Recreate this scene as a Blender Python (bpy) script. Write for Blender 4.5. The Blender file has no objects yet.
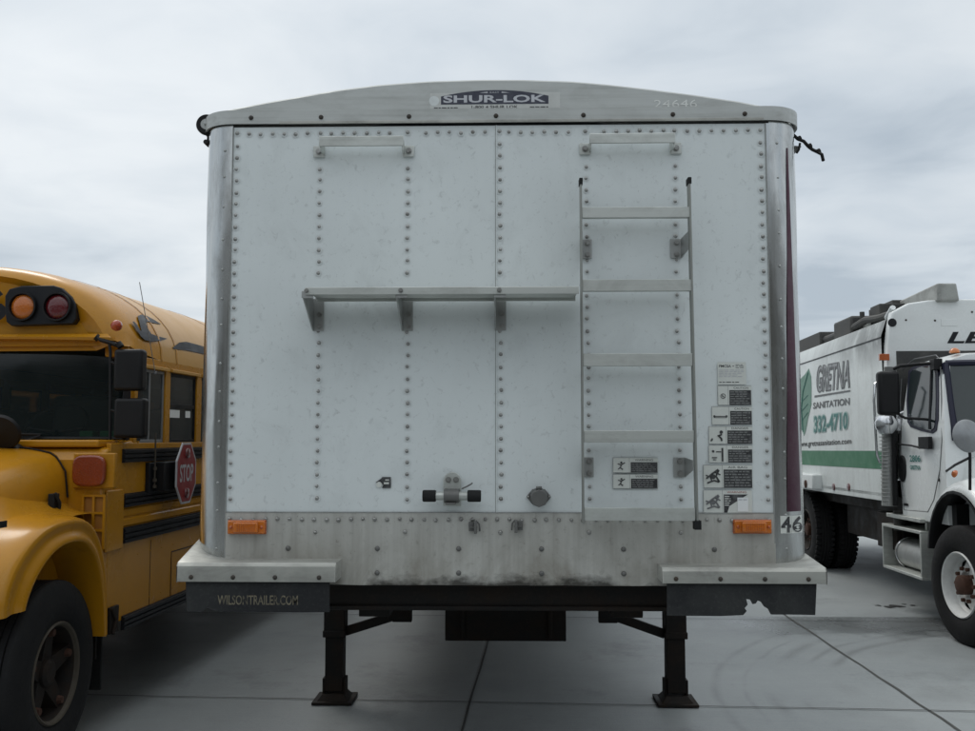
import bpy, math, random
from math import sin, cos, tan, pi, radians as R, sqrt, atan2
from mathutils import Vector, Matrix
random.seed(7)
SC = bpy.context.scene
COL = SC.collection
# ------------------------------------------------------------ camera
CAM = Vector((0.045, -4.0, 1.8)); PITCH = R(4.31); YAW = R(1.36); F = 948.0
cd = bpy.data.cameras.new('camera'); cam = bpy.data.objects.new('camera', cd); COL.objects.link(cam)
cam.location = CAM; cam.rotation_euler = (R(90)+PITCH, 0, YAW)
cd.sensor_width = 36; cd.lens = 36*F/975; cd.clip_end = 5000; cd.clip_start = 0.05
SC.camera = cam
SC.render.resolution_x = 1024; SC.render.resolution_y = 768
SC.view_settings.view_transform = 'Standard'; SC.view_settings.look = 'None'
SC.view_settings.gamma = 1; SC.view_settings.exposure = 0.25
# ------------------------------------------------------------ sky (overcast) and sun
SUN_EL, SUN_AZ = 52, -38            # azimuth from +Y, negative = to the left
w = bpy.data.worlds.new('World'); SC.world = w; w.use_nodes = True
nt = w.node_tree; N = nt.nodes; LK = nt.links
for n in list(N): N.remove(n)
out = N.new('ShaderNodeOutputWorld'); bg = N.new('ShaderNodeBackground'); bg.inputs[1].default_value = 0.1
sky = N.new('ShaderNodeTexSky'); sky.sky_type = 'NISHITA'; sky.sun_disc = False
sky.sun_elevation = R(SUN_EL); sky.sun_rotation = R(SUN_AZ); sky.dust_density = 3
tc = N.new('ShaderNodeTexCoord')
sep = N.new('ShaderNodeSeparateXYZ'); LK.new(tc.outputs['Generated'], sep.inputs[0])
def wm(op, a, b=None, c=None):
    n = N.new('ShaderNodeMath'); n.operation = op
    for i, v in enumerate((a, b, c)):
        if v is None: continue
        if isinstance(v, (int, float)): n.inputs[i].default_value = v
        else: LK.new(v, n.inputs[i])
    return n.outputs[0]
zz = wm('ADD', wm('MAXIMUM', sep.outputs[2], 0.0), 0.12)
comb = N.new('ShaderNodeCombineXYZ')
LK.new(wm('DIVIDE', sep.outputs[0], zz), comb.inputs[0]); LK.new(wm('DIVIDE', sep.outputs[1], zz), comb.inputs[1])
def wnoise(scale, det, rough, off, dist=0.0):
    m = N.new('ShaderNodeMapping'); m.inputs['Location'].default_value = off
    LK.new(comb.outputs[0], m.inputs[0])
    n = N.new('ShaderNodeTexNoise'); n.inputs['Scale'].default_value = scale; n.inputs['Detail'].default_value = det
    n.inputs['Roughness'].default_value = rough; n.inputs['Distortion'].default_value = dist
    LK.new(m.outputs[0], n.inputs['Vector']); return n.outputs['Fac']
n1 = wnoise(0.62, 5, 0.45, (3.1, 1.7, 0), 0.2); n2 = wnoise(1.9, 7, 0.52, (8.2, 0.4, 2), 0.4)
cl = wm('ADD', wm('MULTIPLY', n1, 0.66), wm('MULTIPLY', n2, 0.34))
ramp = N.new('ShaderNodeValToRGB'); LK.new(cl, ramp.inputs[0])
e = ramp.color_ramp.elements
e[0].position = 0.38; e[0].color = (3.8/8, 4.4/8, 5.0/8, 1)
e[1].position = 0.59; e[1].color = (6.6/8, 7.0/8, 7.3/8, 1)
m_ = ramp.color_ramp.elements.new(0.47); m_.color = (5.25/8, 5.8/8, 6.3/8, 1)
sc = N.new('ShaderNodeVectorMath'); sc.operation = 'SCALE'; sc.inputs['Scale'].default_value = 8
LK.new(ramp.outputs[0], sc.inputs[0])
# brighter veil where the sun stands behind the cloud
sd = Vector((sin(R(SUN_AZ))*cos(R(SUN_EL)), cos(R(SUN_AZ))*cos(R(SUN_EL)), sin(R(SUN_EL))))
dt = N.new('ShaderNodeVectorMath'); dt.operation = 'DOT_PRODUCT'; dt.inputs[1].default_value = sd
nrm = N.new('ShaderNodeVectorMath'); nrm.operation = 'NORMALIZE'; LK.new(tc.outputs['Generated'], nrm.inputs[0])
LK.new(nrm.outputs[0], dt.inputs[0])
zen = N.new('ShaderNodeMapRange'); LK.new(sep.outputs[2], zen.inputs[0])
for i_, v_ in enumerate((.46, .85, 0.0, 5.2)): zen.inputs[i_+1].default_value = v_
gl = wm('ADD', wm('MULTIPLY', wm('POWER', wm('MAXIMUM', dt.outputs['Value'], 0.0), 6.0), 1.6), zen.outputs[0])
addv = N.new('ShaderNodeVectorMath'); addv.operation = 'ADD'
cg = N.new('ShaderNodeCombineXYZ'); LK.new(gl, cg.inputs[0]); LK.new(gl, cg.inputs[1]); LK.new(wm('MULTIPLY', gl, 0.95), cg.inputs[2])
LK.new(sc.outputs[0], addv.inputs[0]); LK.new(cg.outputs[0], addv.inputs[1])
mix = N.new('ShaderNodeMix'); mix.data_type = 'RGBA'; mix.inputs[0].default_value = 0.93
LK.new(sky.outputs[0], mix.inputs[6]); LK.new(addv.outputs[0], mix.inputs[7])
LK.new(mix.outputs[2], bg.inputs[0]); LK.new(bg.outputs[0], out.inputs[0])
sl = bpy.data.lights.new('sun', 'SUN'); sl.energy = 0.7; sl.angle = R(22); sl.color = (1, 0.96, 0.9)
so = bpy.data.objects.new('sun', sl); COL.objects.link(so)
so.rotation_euler = (-sd).to_track_quat('-Z', 'Y').to_euler(); so.location = (0, 0, 20)

# ------------------------------------------------------------ measuring helpers (photo point -> point on a real plane)
cf = Vector((-sin(YAW)*cos(PITCH), cos(YAW)*cos(PITCH), sin(PITCH)))
cr = Vector((cos(YAW), sin(YAW), 0)); cu = cr.cross(cf)
def ray(px, py): return (cf + cr*((px-487.5)/F) + cu*((365.5-py)/F))
class Frame:
    def __init__(s, loc, rz=0, rx=0):
        s.loc = Vector(loc); s.M = Matrix.Translation(s.loc) @ Matrix.Rotation(rz, 4, 'Z') @ Matrix.Rotation(rx, 4, 'X')
        s.I = s.M.inverted(); s.o = s.I @ CAM
    def hit(s, px, py, ax, val):
        d = s.I.to_3x3() @ ray(px, py); t = (val - s.o[ax])/d[ax]
        return s.o + d*t
WF = Frame((0, 0, 0))
def at(px, py, Y=0.0): p = WF.hit(px, py, 1, Y); return p.x, p.z
def gr(px, py): p = WF.hit(px, py, 2, 0.0); return p.x, p.y

# ------------------------------------------------------------ materials
MATS = {}
class NB:
    def __init__(s, name):
        m = bpy.data.materials.new(name); m.use_nodes = True; s.m = m; s.t = m.node_tree; s.b = s.t.nodes['Principled BSDF']
        s.tc = s.t.nodes.new('ShaderNodeTexCoord').outputs['Object']; MATS[name] = m
    def n(s, k): return s.t.nodes.new(k)
    def l(s, a, b): s.t.links.new(a, b)
    def mp(s, scale=(1, 1, 1), loc=(0, 0, 0)):
        n = s.n('ShaderNodeMapping'); n.inputs['Scale'].default_value = scale; n.inputs['Location'].default_value = loc
        s.l(s.tc, n.inputs[0]); return n.outputs[0]
    def noise(s, scale=5, det=4, rough=.5, vec=None, dist=0):
        n = s.n('ShaderNodeTexNoise'); n.inputs['Scale'].default_value = scale; n.inputs['Detail'].default_value = det
        n.inputs['Roughness'].default_value = rough; n.inputs['Distortion'].default_value = dist
        s.l(vec or s.tc, n.inputs['Vector']); return n.outputs['Fac']
    def math(s, op, a, b=None, c=None, clamp=False):
        n = s.n('ShaderNodeMath'); n.operation = op; n.use_clamp = clamp
        for i, v in enumerate((a, b, c)):
            if v is None: continue
            if isinstance(v, (int, float)): n.inputs[i].default_value = v
            else: s.l(v, n.inputs[i])
        return n.outputs[0]
    def rng(s, v, a, b, c=0., d=1.):
        n = s.n('ShaderNodeMapRange'); s.l(v, n.inputs[0])
        for i, q in enumerate((a, b, c, d)): n.inputs[i+1].default_value = q
        return n.outputs[0]
    def mix(s, f, a, b):
        n = s.n('ShaderNodeMix'); n.data_type = 'RGBA'
        for i, v in ((0, f), (6, a), (7, b)):
            if isinstance(v, (int, float)): n.inputs[i].default_value = v
            elif isinstance(v, tuple): n.inputs[i].default_value = (*v, 1)
            else: s.l(v, n.inputs[i])
        return n.outputs[2]
    def bump(s, h, st=.3, dist=.01):
        n = s.n('ShaderNodeBump'); n.inputs['Strength'].default_value = st; n.inputs['Distance'].default_value = dist
        s.l(h, n.inputs['Height']); s.l(n.outputs[0], s.b.inputs['Normal'])
    def set(s, col=None, rough=None, metal=None, spec=None, alpha=None, coat=None):
        for k, v in (('Base Color', col), ('Roughness', rough), ('Metallic', metal), ('Specular IOR Level', spec), ('Alpha', alpha), ('Coat Weight', coat)):
            if v is None: continue
            if isinstance(v, (int, float)): s.b.inputs[k].default_value = v
            elif isinstance(v, tuple): s.b.inputs[k].default_value = (*v, 1)
            else: s.l(v, s.b.inputs[k])
        return s.m
def paint(name, col, rough=.35, dirt=.25, dcol=(.12, .11, .095), metal=0, dscale=3, coat=0, bump=0.0, spec=None):
    b = NB(name)
    a = b.noise(dscale, 8, .62, dist=.3); f = b.noise(dscale*14, 5, .6)
    d = b.math('ADD', b.rng(a, .42, .75, 0, dirt), b.rng(f, .52, .75, 0, dirt*.55), clamp=True)
    b.set(b.mix(d, col, dcol), b.rng(a, .3, .7, rough*.85, min(1, rough*1.35)), metal, coat=coat, spec=spec)
    if bump: b.bump(b.noise(dscale*5, 4), bump, .01)
    return b.m
# trailer skin
def skin(name, base, grime, lower):
    b = NB(name)
    sm = b.noise(1, 7, .65, b.mp((5, 5, 4)), .6)
    fine = b.noise(1, 6, .62, b.mp((38, 38, 34), (3, 0, 1)), .7)
    speck = b.noise(1, 3, .5, b.mp((120, 120, 90)))
    strk = b.noise(1, 5, .6, b.mp((26, 26, .9), (1, 4, 0)))
    blotch = b.noise(1, 3, .5, b.mp((1.7, 1.7, 1.5), (5, 2, 0)))
    d = b.math('ADD', b.rng(sm, .52, .78, 0, .16), b.rng(fine, .58, .72, 0, .26))
    d = b.math('ADD', d, b.rng(speck, .68, .76, 0, .35))
    d = b.math('ADD', d, b.rng(blotch, .4, .75, 0, .12))
    if lower:
        sx = b.n('ShaderNodeSeparateXYZ'); b.l(b.tc, sx.inputs[0])
        edge = b.math('ADD', sx.outputs[2], b.math('MULTIPLY', b.noise(1, 5, .7, b.mp((5, 5, 9), (2, 2, 7))), -.16))
        d = b.math('ADD', d, b.rng(strk, .42, .75, .08, .38))
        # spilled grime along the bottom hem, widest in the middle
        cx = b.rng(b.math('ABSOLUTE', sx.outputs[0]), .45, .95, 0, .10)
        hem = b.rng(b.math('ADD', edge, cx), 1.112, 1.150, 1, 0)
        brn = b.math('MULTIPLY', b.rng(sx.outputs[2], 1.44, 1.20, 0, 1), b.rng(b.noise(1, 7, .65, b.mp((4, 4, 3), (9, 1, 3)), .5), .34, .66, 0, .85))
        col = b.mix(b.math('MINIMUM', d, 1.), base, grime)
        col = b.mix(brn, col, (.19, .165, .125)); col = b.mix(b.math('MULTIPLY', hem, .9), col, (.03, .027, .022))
    else:
        d = b.math('ADD', d, b.rng(strk, .5, .8, 0, .03))
        col = b.mix(b.math('MINIMUM', d, 1.), base, grime)
    b.set(col, b.rng(sm, .3, .7, .32, .5), 0.0 if not lower else .25, spec=.45)
    wav = b.noise(1, 2, .5, b.mp((1.6, 1.6, 1.2)))
    b.bump(wav, .35, .05); return b.m
def body_white():
    b = NB('truck_body_white'); a = b.noise(2, 8, .62, dist=.3); f = b.noise(28, 5, .6); st = b.noise(1, 5, .6, b.mp((9, 9, .7)))
    d = b.math('ADD', b.rng(a, .42, .75, 0, .3), b.rng(f, .52, .75, 0, .18)); d = b.math('ADD', d, b.rng(st, .5, .8, 0, .25))
    sx = b.n('ShaderNodeSeparateXYZ'); b.l(b.tc, sx.inputs[0])
    s1 = b.math('MULTIPLY', b.rng(sx.outputs[2], 2.55, 2.85), b.math('MULTIPLY', b.rng(sx.outputs[1], 4.6, 2.4), b.rng(b.noise(1, 5, .6, b.mp((2, 2.2, 1.2), (3, 1, 0))), .30, .48)))
    col = b.mix(b.math('MINIMUM', d, 1.), (.68, .72, .71), (.27, .27, .25)); col = b.mix(b.math('MULTIPLY', s1, .75), col, (.05, .05, .048))
    b.set(col, .38, 0)
body_white()
skin('panel_white', (.74, .785, .785), (.20, .21, .205), False)
skin('panel_lower', (.60, .60, .565), (.17, .155, .13), True)
def alu(name, col=(.62, .63, .64), rough=.34, vert=True, dirt=.5, metal=.92):
    b = NB(name)
    s1 = b.noise(1, 6, .6, b.mp((70, 70, 1.2) if vert else (1.5, 60, 60)))
    bl = b.noise(1, 7, .68, b.mp((9, 9, 3) if vert else (4, 8, 8), (4, 4, 1)), .4)
    d = b.math('ADD', b.rng(bl, .45, .8, 0, dirt), b.rng(s1, .5, .8, 0, .18))
    b.set(b.mix(d, col, (.20, .195, .18)), b.math('ADD', b.rng(s1, .3, .7, rough*.8, rough*1.3), b.rng(bl, .4, .8, 0, .15)), b.rng(bl, .45, .9, metal, metal*.6))
    b.bump(s1, .05, .003); return b.m
alu('alu_post', (.52, .535, .53), .17, True, .75, 1.0); alu('alu_cap', (.50, .515, .50), .5, False, .3, .55); alu('alu_rung', (.58, .60, .57), .42, False, .55, .7)
alu('alu_plain', (.42, .43, .42), .45, True, .5, .8)
alu('fender_alu', (.44, .44, .405), .5, False, 1.0, .4); alu('chrome', (.75, .76, .78), .12, True, .25, .98)
alu('dark_steel', (.16, .16, .155), .5, True, .5, .6)
paint('rivet', (.38, .38, .365), .33, .6, (.06, .05, .045), .75, 30)
paint('stain_ring', (.68, .715, .71), .6, .25, (.45, .45, .45), 0, 40)
paint('bolt_dark', (.05, .045, .04), .6, .4, (.12, .08, .05), .4, 20)
paint('black_rubber', (.012, .0125, .013), .7, .3, (.04, .04, .038), 0, 6, bump=.2, spec=.3)
paint('flap_rubber', (.017, .018, .020), .7, .5, (.075, .078, .075), 0, 5, bump=.25, spec=.3)
paint('tyre', (.011, .011, .012), .75, .4, (.034, .033, .031), 0, 9, bump=.2, spec=.25)
paint('frame_black', (.008, .0075, .007), .6, .6, (.038, .024, .016), .1, 5, bump=.15, spec=.25)
paint('black_paint', (.009, .010, .013), .4, .2, (.035, .035, .035), 0, 5, spec=.3)
paint('black_plastic', (.008, .008, .009), .45, .15, (.03, .03, .03), 0, 6, spec=.3)
paint('print_black', (.02, .02, .022), .5, .35, (.3, .31, .31), 0, 30)
paint('print_grey', (.13, .135, .14), .5, .3, (.3, .3, .3), 0, 30)
paint('print_faint', (.80, .81, .78), .5, .6, (.30, .30, .29), 0, 30)
paint('print_red', (.34, .07, .05), .5, .3, (.4, .3, .3), 0, 30)
paint('sticker', (.66, .68, .64), .5, .2, (.4, .41, .38), 0, 12)
paint('sticker_clean', (.80, .82, .82), .4, .05, (.5, .5, .5), 0, 12)
paint('silver_print', (.52, .53, .56), .4, .3, (.3, .3, .32), .3, 20)
paint('navy_print', (.03, .032, .055), .45, .35, (.16, .17, .2), 0, 25)
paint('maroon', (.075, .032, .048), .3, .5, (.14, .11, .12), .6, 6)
paint('tarp', (.10, .11, .12), .7, .3, (.2, .2, .19), 0, 4, bump=.2)
paint('seam', (.30, .31, .30), .6, .5, (.08, .075, .07), 0, 8)
paint('bus_yellow', (.48, .215, .009), .24, .26, (.18, .10, .03), 0, 2.2, coat=.1, spec=.35)
paint('bus_roof', (.52, .27, .045), .34, .2, (.30, .20, .08), 0, 2.5, coat=.15)
paint('bus_dark_yellow', (.33, .14, .02), .5, .3, (.1, .06, .03), 0, 4)
paint('truck_white', (.74, .765, .76), .26, .15, (.35, .36, .34), 0, 2.5, coat=.3)
paint('rim_white', (.72, .73, .72), .35, .3, (.3, .27, .22), 0, 9)
paint('rim_dark', (.014, .012, .011), .65, .45, (.06, .035, .02), .1, 12, spec=.3)
paint('rim_edge', (.075, .062, .045), .6, .5, (.05, .04, .03), .1, 12)
paint('rust', (.065, .026, .014), .8, .5, (.04, .025, .02), 0, 25)
paint('green_band', (.012, .16, .062), .4, .15, (.1, .16, .12), 0, 6)
paint('teal_print', (.02, .17, .15), .4, .15, (.2, .3, .28), 0, 20)
paint('leaf_green', (.12, .26, .19), .45, .4, (.25, .34, .3), 0, 14)
paint('navy_gasket', (.012, .013, .032), .4, .2, (.04, .04, .05), 0, 5, spec=.3)
paint('logo_mid', (.30, .31, .32), .45, .3, (.5, .5, .5), 0, 20)
paint('leaf_pale', (.42, .55, .52), .45, .3, (.3, .4, .38), 0, 20)
paint('stop_red', (.24, .012, .014), .4, .15, (.1, .03, .03), 0, 10)
paint('grey_frame', (.30, .31, .32), .4, .3, (.12, .12, .12), .5, 8)
paint('seat_green', (.03, .045, .04), .6, .2, (.06, .06, .05), 0, 8)
paint('interior', (.13, .135, .12), .8, .2, (.06, .06, .05), 0, 5)
paint('machinery', (.045, .045, .044), .6, .5, (.16, .155, .14), .2, 5)
paint('beam_grey', (.36, .37, .35), .5, .6, (.09, .085, .08), .1, 4)
def lens(name, col, rough=.15):
    b = NB(name); v = b.n('ShaderNodeTexVoronoi'); v.inputs['Scale'].default_value = 110; b.l(b.tc, v.inputs[0])
    b.set(b.mix(b.rng(b.noise(6, 4), .4, .7, 0, .3), col, tuple(c*.5 for c in col)), rough, 0, coat=.6)
    b.b.inputs['Transmission Weight'].default_value = .15
    b.bump(v.outputs['Distance'], .5, .003); return b.m
lens('amber', (.72, .19, .012)); lens('red_lens', (.13, .008, .012)); lens('amber_dull', (.55, .12, .02)); lens('turn_lens', (.30, .045, .008)); lens('orange_lens', (.62, .17, .02)); lens('red_orange', (.42, .045, .012)); lens('clear_lens', (.5, .5, .5))
def glass(name, col, alpha, rough=.04):
    b = NB(name); b.set(col, b.rng(b.noise(5, 5), .3, .8, rough, rough*3), 0, spec=.7, alpha=alpha); return b.m
glass('glass_dark', (.012, .020, .021), .60); glass('glass_side', (.035, .042, .044), .66); glass('glass_truck', (.012, .022, .024), .86)
paint('unseen_cladding', (.085, .08, .07), .6, .3, (.05, .045, .04), 0, 1)
paint('door_grey', (.16, .165, .165), .5, .3, (.07, .07, .065), 0, 2)
b = NB('mirror_face'); b.set((.5, .52, .54), .05, 1)
# concrete
def concrete():
    b = NB('concrete')
    big = b.noise(.35, 6, .6); md = b.noise(2.3, 8, .65, dist=.4); fi = b.noise(45, 6, .7); br = b.noise(1, 4, .6, b.mp((1.5, 90, 1)))
    col = b.mix(b.rng(big, .35, .68), (.225, .248, .256), (.335, .357, .360))
    col = b.mix(b.rng(md, .5, .8, 0, .45), col, (.15, .158, .16))
    col = b.mix(b.rng(fi, .35, .75, 0, .35), col, (.36, .37, .365)); col = b.mix(b.rng(b.noise(110, 3, .6), .60, .72, 0, .5), col, (.11, .115, .115))
    col = b.mix(b.rng(br, .45, .7, 0, .18), col, (.17, .175, .175))
    sx = b.n('ShaderNodeSeparateXYZ'); b.l(b.tc, sx.inputs[0])
    # tyre scrub marks: arcs left by turning wheels
    dx = b.math('SUBTRACT', sx.outputs[0], 4.9); dy = b.math('SUBTRACT', sx.outputs[1], 2.4)
    rr = b.math('SQRT', b.math('ADD', b.math('MULTIPLY', dx, dx), b.math('MULTIPLY', dy, dy)))
    rr = b.math('ADD', rr, b.math('MULTIPLY', b.noise(1.2, 2), .12))
    tot = None
    for r0, wd, k in ((2.72, .06, .5), (2.90, .04, .42), (3.10, .07, .42), (3.28, .03, .3), (3.5, .05, .3)):
        g = b.rng(b.math('ABSOLUTE', b.math('SUBTRACT', rr, r0)), 0, wd, k, 0)
        tot = g if tot is None else b.math('ADD', tot, g)
    tot = b.math('MULTIPLY', tot, b.rng(b.noise(1.1, 4), .42, .58))
    col = b.mix(tot, col, (.09, .095, .095))
    # damp patch on the right, behind the transverse joint, with a ragged front edge
    jag = b.math('MULTIPLY', b.math('SUBTRACT', b.noise(2.2, 6, .65), .5), 1.5)
    py_ = b.math('ADD', sx.outputs[1], jag)
    dm = b.math('MULTIPLY', b.rng(py_, 4.7, 5.0), b.rng(sx.outputs[1], 5.72, 5.78, 1, 0))
    dm = b.math('MULTIPLY', dm, b.rng(sx.outputs[0], 1.7, 2.3))
    col = b.mix(b.math('MULTIPLY', dm, .62), col, (.075, .08, .083))
    # oily drips
    oil = b.rng(b.noise(.9, 8, .75, b.mp((1, 1, 1), (7, 3, 0))), .56, .70, 0, .5)
    col = b.mix(oil, col, (.10, .10, .10))
    b.set(col, b.math('SUBTRACT', b.rng(md, .3, .8, .62, .40), b.math('MULTIPLY', dm, .25)), 0, spec=.4)
    vo = b.n('ShaderNodeTexVoronoi'); vo.inputs['Scale'].default_value = 170; b.l(b.tc, vo.inputs[0])
    b.bump(b.math('ADD', b.math('ADD', b.math('MULTIPLY', fi, .5), b.math('MULTIPLY', br, .5)), b.math('MULTIPLY', vo.outputs['Distance'], .5)), .45, .005); return b.m
concrete()
paint('joint', (.055, .055, .053), .85, .5, (.14, .14, .13), 0, 6)
paint('oil', (.03, .03, .03), .5, .3, (.08, .08, .08), 0, 6)
M = MATS

# ------------------------------------------------------------ mesh builder
class MB:
    def __init__(s): s.v = []; s.f = []; s.mi = []; s.cur = 0
    def add(s, vs, fs, mi=None):
        o = len(s.v); s.v += [tuple(v) for v in vs]; k = s.cur if mi is None else mi
        for f in fs: s.f.append([o+i for i in f]); s.mi.append(k)
        return s
    def box(s, x0, x1, y0, y1, z0, z1, mi=None):
        x0, x1 = sorted((x0, x1)); y0, y1 = sorted((y0, y1)); z0, z1 = sorted((z0, z1))
        v = [(x0,y0,z0),(x1,y0,z0),(x1,y1,z0),(x0,y1,z0),(x0,y0,z1),(x1,y0,z1),(x1,y1,z1),(x0,y1,z1)]
        return s.add(v, [(0,3,2,1),(4,5,6,7),(0,1,5,4),(1,2,6,5),(2,3,7,6),(3,0,4,7)], mi)
    def prism(s, poly, ax, a, b, mi=None):
        # poly: 2D points in the two other axes (in xyz order), extruded along ax from a to b
        def P(p, t):
            if ax == 0: return (t, p[0], p[1])
            if ax == 1: return (p[0], t, p[1])
            return (p[0], p[1], t)
        n = len(poly); v = [P(p, a) for p in poly] + [P(p, b) for p in poly]
        ar = sum(poly[i][0]*poly[(i+1) % n][1]-poly[(i+1) % n][0]*poly[i][1] for i in range(n))
        flip = (ar > 0) != (ax == 1)
        if b < a: flip = not flip
        fs = [list(range(n)), [n+i for i in range(n-1, -1, -1)]] + [(i, n+i, n+(i+1) % n, (i+1) % n) for i in range(n)]
        if flip: fs = [list(reversed(f)) for f in fs]
        # make sure normals face out: recalculated at build
        return s.add(v, fs, mi)
    def cyl(s, p0, p1, r, n=16, r2=None, mi=None, cap=True):
        p0 = Vector(p0); p1 = Vector(p1); r2 = r if r2 is None else r2
        d = (p1-p0).normalized(); a = d.orthogonal().normalized(); c = d.cross(a)
        v = [p0+(a*cos(2*pi*i/n)+c*sin(2*pi*i/n))*r for i in range(n)] + [p1+(a*cos(2*pi*i/n)+c*sin(2*pi*i/n))*r2 for i in range(n)]
        fs = [(i, (i+1) % n, n+(i+1) % n, n+i) for i in range(n)]
        if cap: fs += [list(range(n-1, -1, -1)), list(range(n, 2*n))]
        return s.add(v, fs, mi)
    def tube(s, pts, r, n=8, mi=None):
        pts = [Vector(p) for p in pts]; rings = []
        up = None
        for i, p in enumerate(pts):
            d = (pts[min(i+1, len(pts)-1)]-pts[max(i-1, 0)]).normalized()
            a = d.orthogonal().normalized() if up is None else (up - d*up.dot(d)).normalized()
            up = a; c = d.cross(a); rings.append([p+(a*cos(2*pi*k/n)+c*sin(2*pi*k/n))*r for k in range(n)])
        v = [q for rg in rings for q in rg]; fs = []
        for i in range(len(pts)-1):
            for k in range(n): fs.append((i*n+k, i*n+(k+1) % n, (i+1)*n+(k+1) % n, (i+1)*n+k))
        fs += [list(range(n-1, -1, -1)), [(len(pts)-1)*n+k for k in range(n)]]
        return s.add(v, fs, mi)
    def grid(s, rows, mi=None, close=False):
        n = len(rows[0]); v = [p for r in rows for p in r]; fs = []
        for i in range(len(rows)-1):
            for k in range(n if close else n-1):
                fs.append((i*n+k, i*n+(k+1) % n, (i+1)*n+(k+1) % n, (i+1)*n+k))
        return s.add(v, fs, mi)
    def dome(s, c, nrm, r, h, n=8, mi=None, ring=None, ringmi=None):
        c = Vector(c); d = Vector(nrm).normalized(); a = d.orthogonal().normalized(); b_ = d.cross(a)
        v = []
        for rr, hh in ((1, 0), (.9, .45), (.55, .85)):
            v += [c+(a*cos(2*pi*i/n)+b_*sin(2*pi*i/n))*r*rr+d*h*hh for i in range(n)]
        v.append(c+d*h); fs = []
        for j in range(2):
            for i in range(n): fs.append((j*n+i, j*n+(i+1) % n, (j+1)*n+(i+1) % n, (j+1)*n+i))
        for i in range(n): fs.append((2*n+i, 2*n+(i+1) % n, 3*n))
        s.add(v, fs, mi)
        if ring:
            v = [c+(a*cos(2*pi*i/n)+b_*sin(2*pi*i/n))*ring+d*.0008 for i in range(n)]
            s.add(v, [list(range(n))], ringmi)
        return s
    def rev(s, prof, c, ax, n=40, mi=None):
        # prof: list of (radius, offset along axis); revolve about axis through c
        c = Vector(c); d = Vector(ax).normalized(); a = d.orthogonal().normalized(); b_ = d.cross(a)
        rows = [[c+d*o+(a*cos(2*pi*i/n)+b_*sin(2*pi*i/n))*r for i in range(n)] for r, o in prof]
        return s.grid(rows, mi, True)
    def text(s, t, P, w=None, h=None, mi=None, bold=0.0, shear=0.0):
        """P(u, v) -> 3D point; text filled into the box 0..w, 0..h"""
        vs, fs = text2d(t, bold, shear)
        x0 = min(v[0] for v in vs); x1 = max(v[0] for v in vs); y0 = min(v[1] for v in vs); y1 = max(v[1] for v in vs)
        sy = h/(y1-y0); sx = w/(x1-x0) if w else sy
        return s.add([P((v[0]-x0)*sx, (v[1]-y0)*sy) for v in vs], fs, mi)
    def build(s, name, mats, parent=None, bevel=0, seg=2, smooth=35, normals=True, sub=0):
        me = bpy.data.meshes.new(name); me.from_pydata(s.v, [], s.f)
        if isinstance(mats, str): mats = [mats]
        for m in mats: me.materials.append(M[m])
        for p, k in zip(me.polygons, s.mi): p.material_index = k
        me.update()
        if normals:
            import bmesh
            bm = bmesh.new(); bm.from_mesh(me); bmesh.ops.recalc_face_normals(bm, faces=bm.faces); bm.to_mesh(me); bm.free()
        if smooth:
            me.shade_smooth(); me.set_sharp_from_angle(angle=R(smooth))
        o = bpy.data.objects.new(name, me); COL.objects.link(o)
        if parent: o.parent = parent
        if sub:
            md = o.modifiers.new('sub', 'SUBSURF'); md.levels = sub; md.render_levels = sub
        if bevel:
            md = o.modifiers.new('bevel', 'BEVEL'); md.width = bevel; md.segments = seg; md.limit_method = 'ANGLE'; md.angle_limit = R(40)
        return o
TX = {}
def text2d(t, bold=0.0, shear=0.0):
    k = (t, bold, shear)
    if k in TX: return TX[k]
    cu_ = bpy.data.curves.new('t', 'FONT'); cu_.body = t; cu_.offset = bold; cu_.shear = shear; cu_.resolution_u = 3
    o = bpy.data.objects.new('t', cu_); COL.objects.link(o)
    bpy.context.view_layer.update()
    me = bpy.data.meshes.new_from_object(o.evaluated_get(bpy.context.evaluated_depsgraph_get()))
    r = ([tuple(v.co) for v in me.vertices], [list(p.vertices) for p in me.polygons])
    bpy.data.objects.remove(o); bpy.data.curves.remove(cu_); bpy.data.meshes.remove(me)
    TX[k] = r; return r
def thing(name, label, cat, loc=(0, 0, 0), rz=0, rx=0, group=None):
    o = bpy.data.objects.new(name, None); COL.objects.link(o); o.location = loc
    o.rotation_euler = (rx, 0, rz); o['label'] = label; o['category'] = cat; o.empty_display_size = .2
    if group: o['group'] = group
    return o
def struct(o): o['kind'] = 'structure'; return o

# ------------------------------------------------------------ ground
mb = MB(); G = 900
mb.add([(-G, -G, 0), (G, -G, 0), (G, G, 0), (-G, G, 0)], [(0, 1, 2, 3)])
struct(mb.build('ground', 'concrete', smooth=0))
def line_strip(mb, p, q, wd, ext0, ext1, z):
    p = Vector((*p, 0)); q = Vector((*q, 0)); d = (q-p).normalized(); n = Vector((-d.y, d.x, 0)); a = p-d*ext0; L_ = (q-p).length+ext0+ext1
    k = int(L_/.35)+2; vs = []
    for i in range(k):
        c = a+d*(L_*i/(k-1)); j = random.uniform(-.25, .25)*wd
        vs += [c+n*(wd/2*random.uniform(.75, 1.2))+n*j+Vector((0, 0, z)), c-n*(wd/2*random.uniform(.75, 1.2))+n*j+Vector((0, 0, z))]
    mb.add(vs, [(2*i, 2*i+1, 2*i+3, 2*i+2) for i in range(k-1)])
mb = MB()
l1 = (gr(487, 645), gr(462, 731)); l2 = (gr(780, 612), gr(955, 728)); t1 = (gr(95, 696), gr(975, 712)); t2 = (gr(800, 616), gr(940, 612))
line_strip(mb, *l1, .016, 28, 12, .004); line_strip(mb, *l2, .022, 28, 12, .004)
sh = gr(487, 645)[0]-gr(780, 612)[0]
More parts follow.
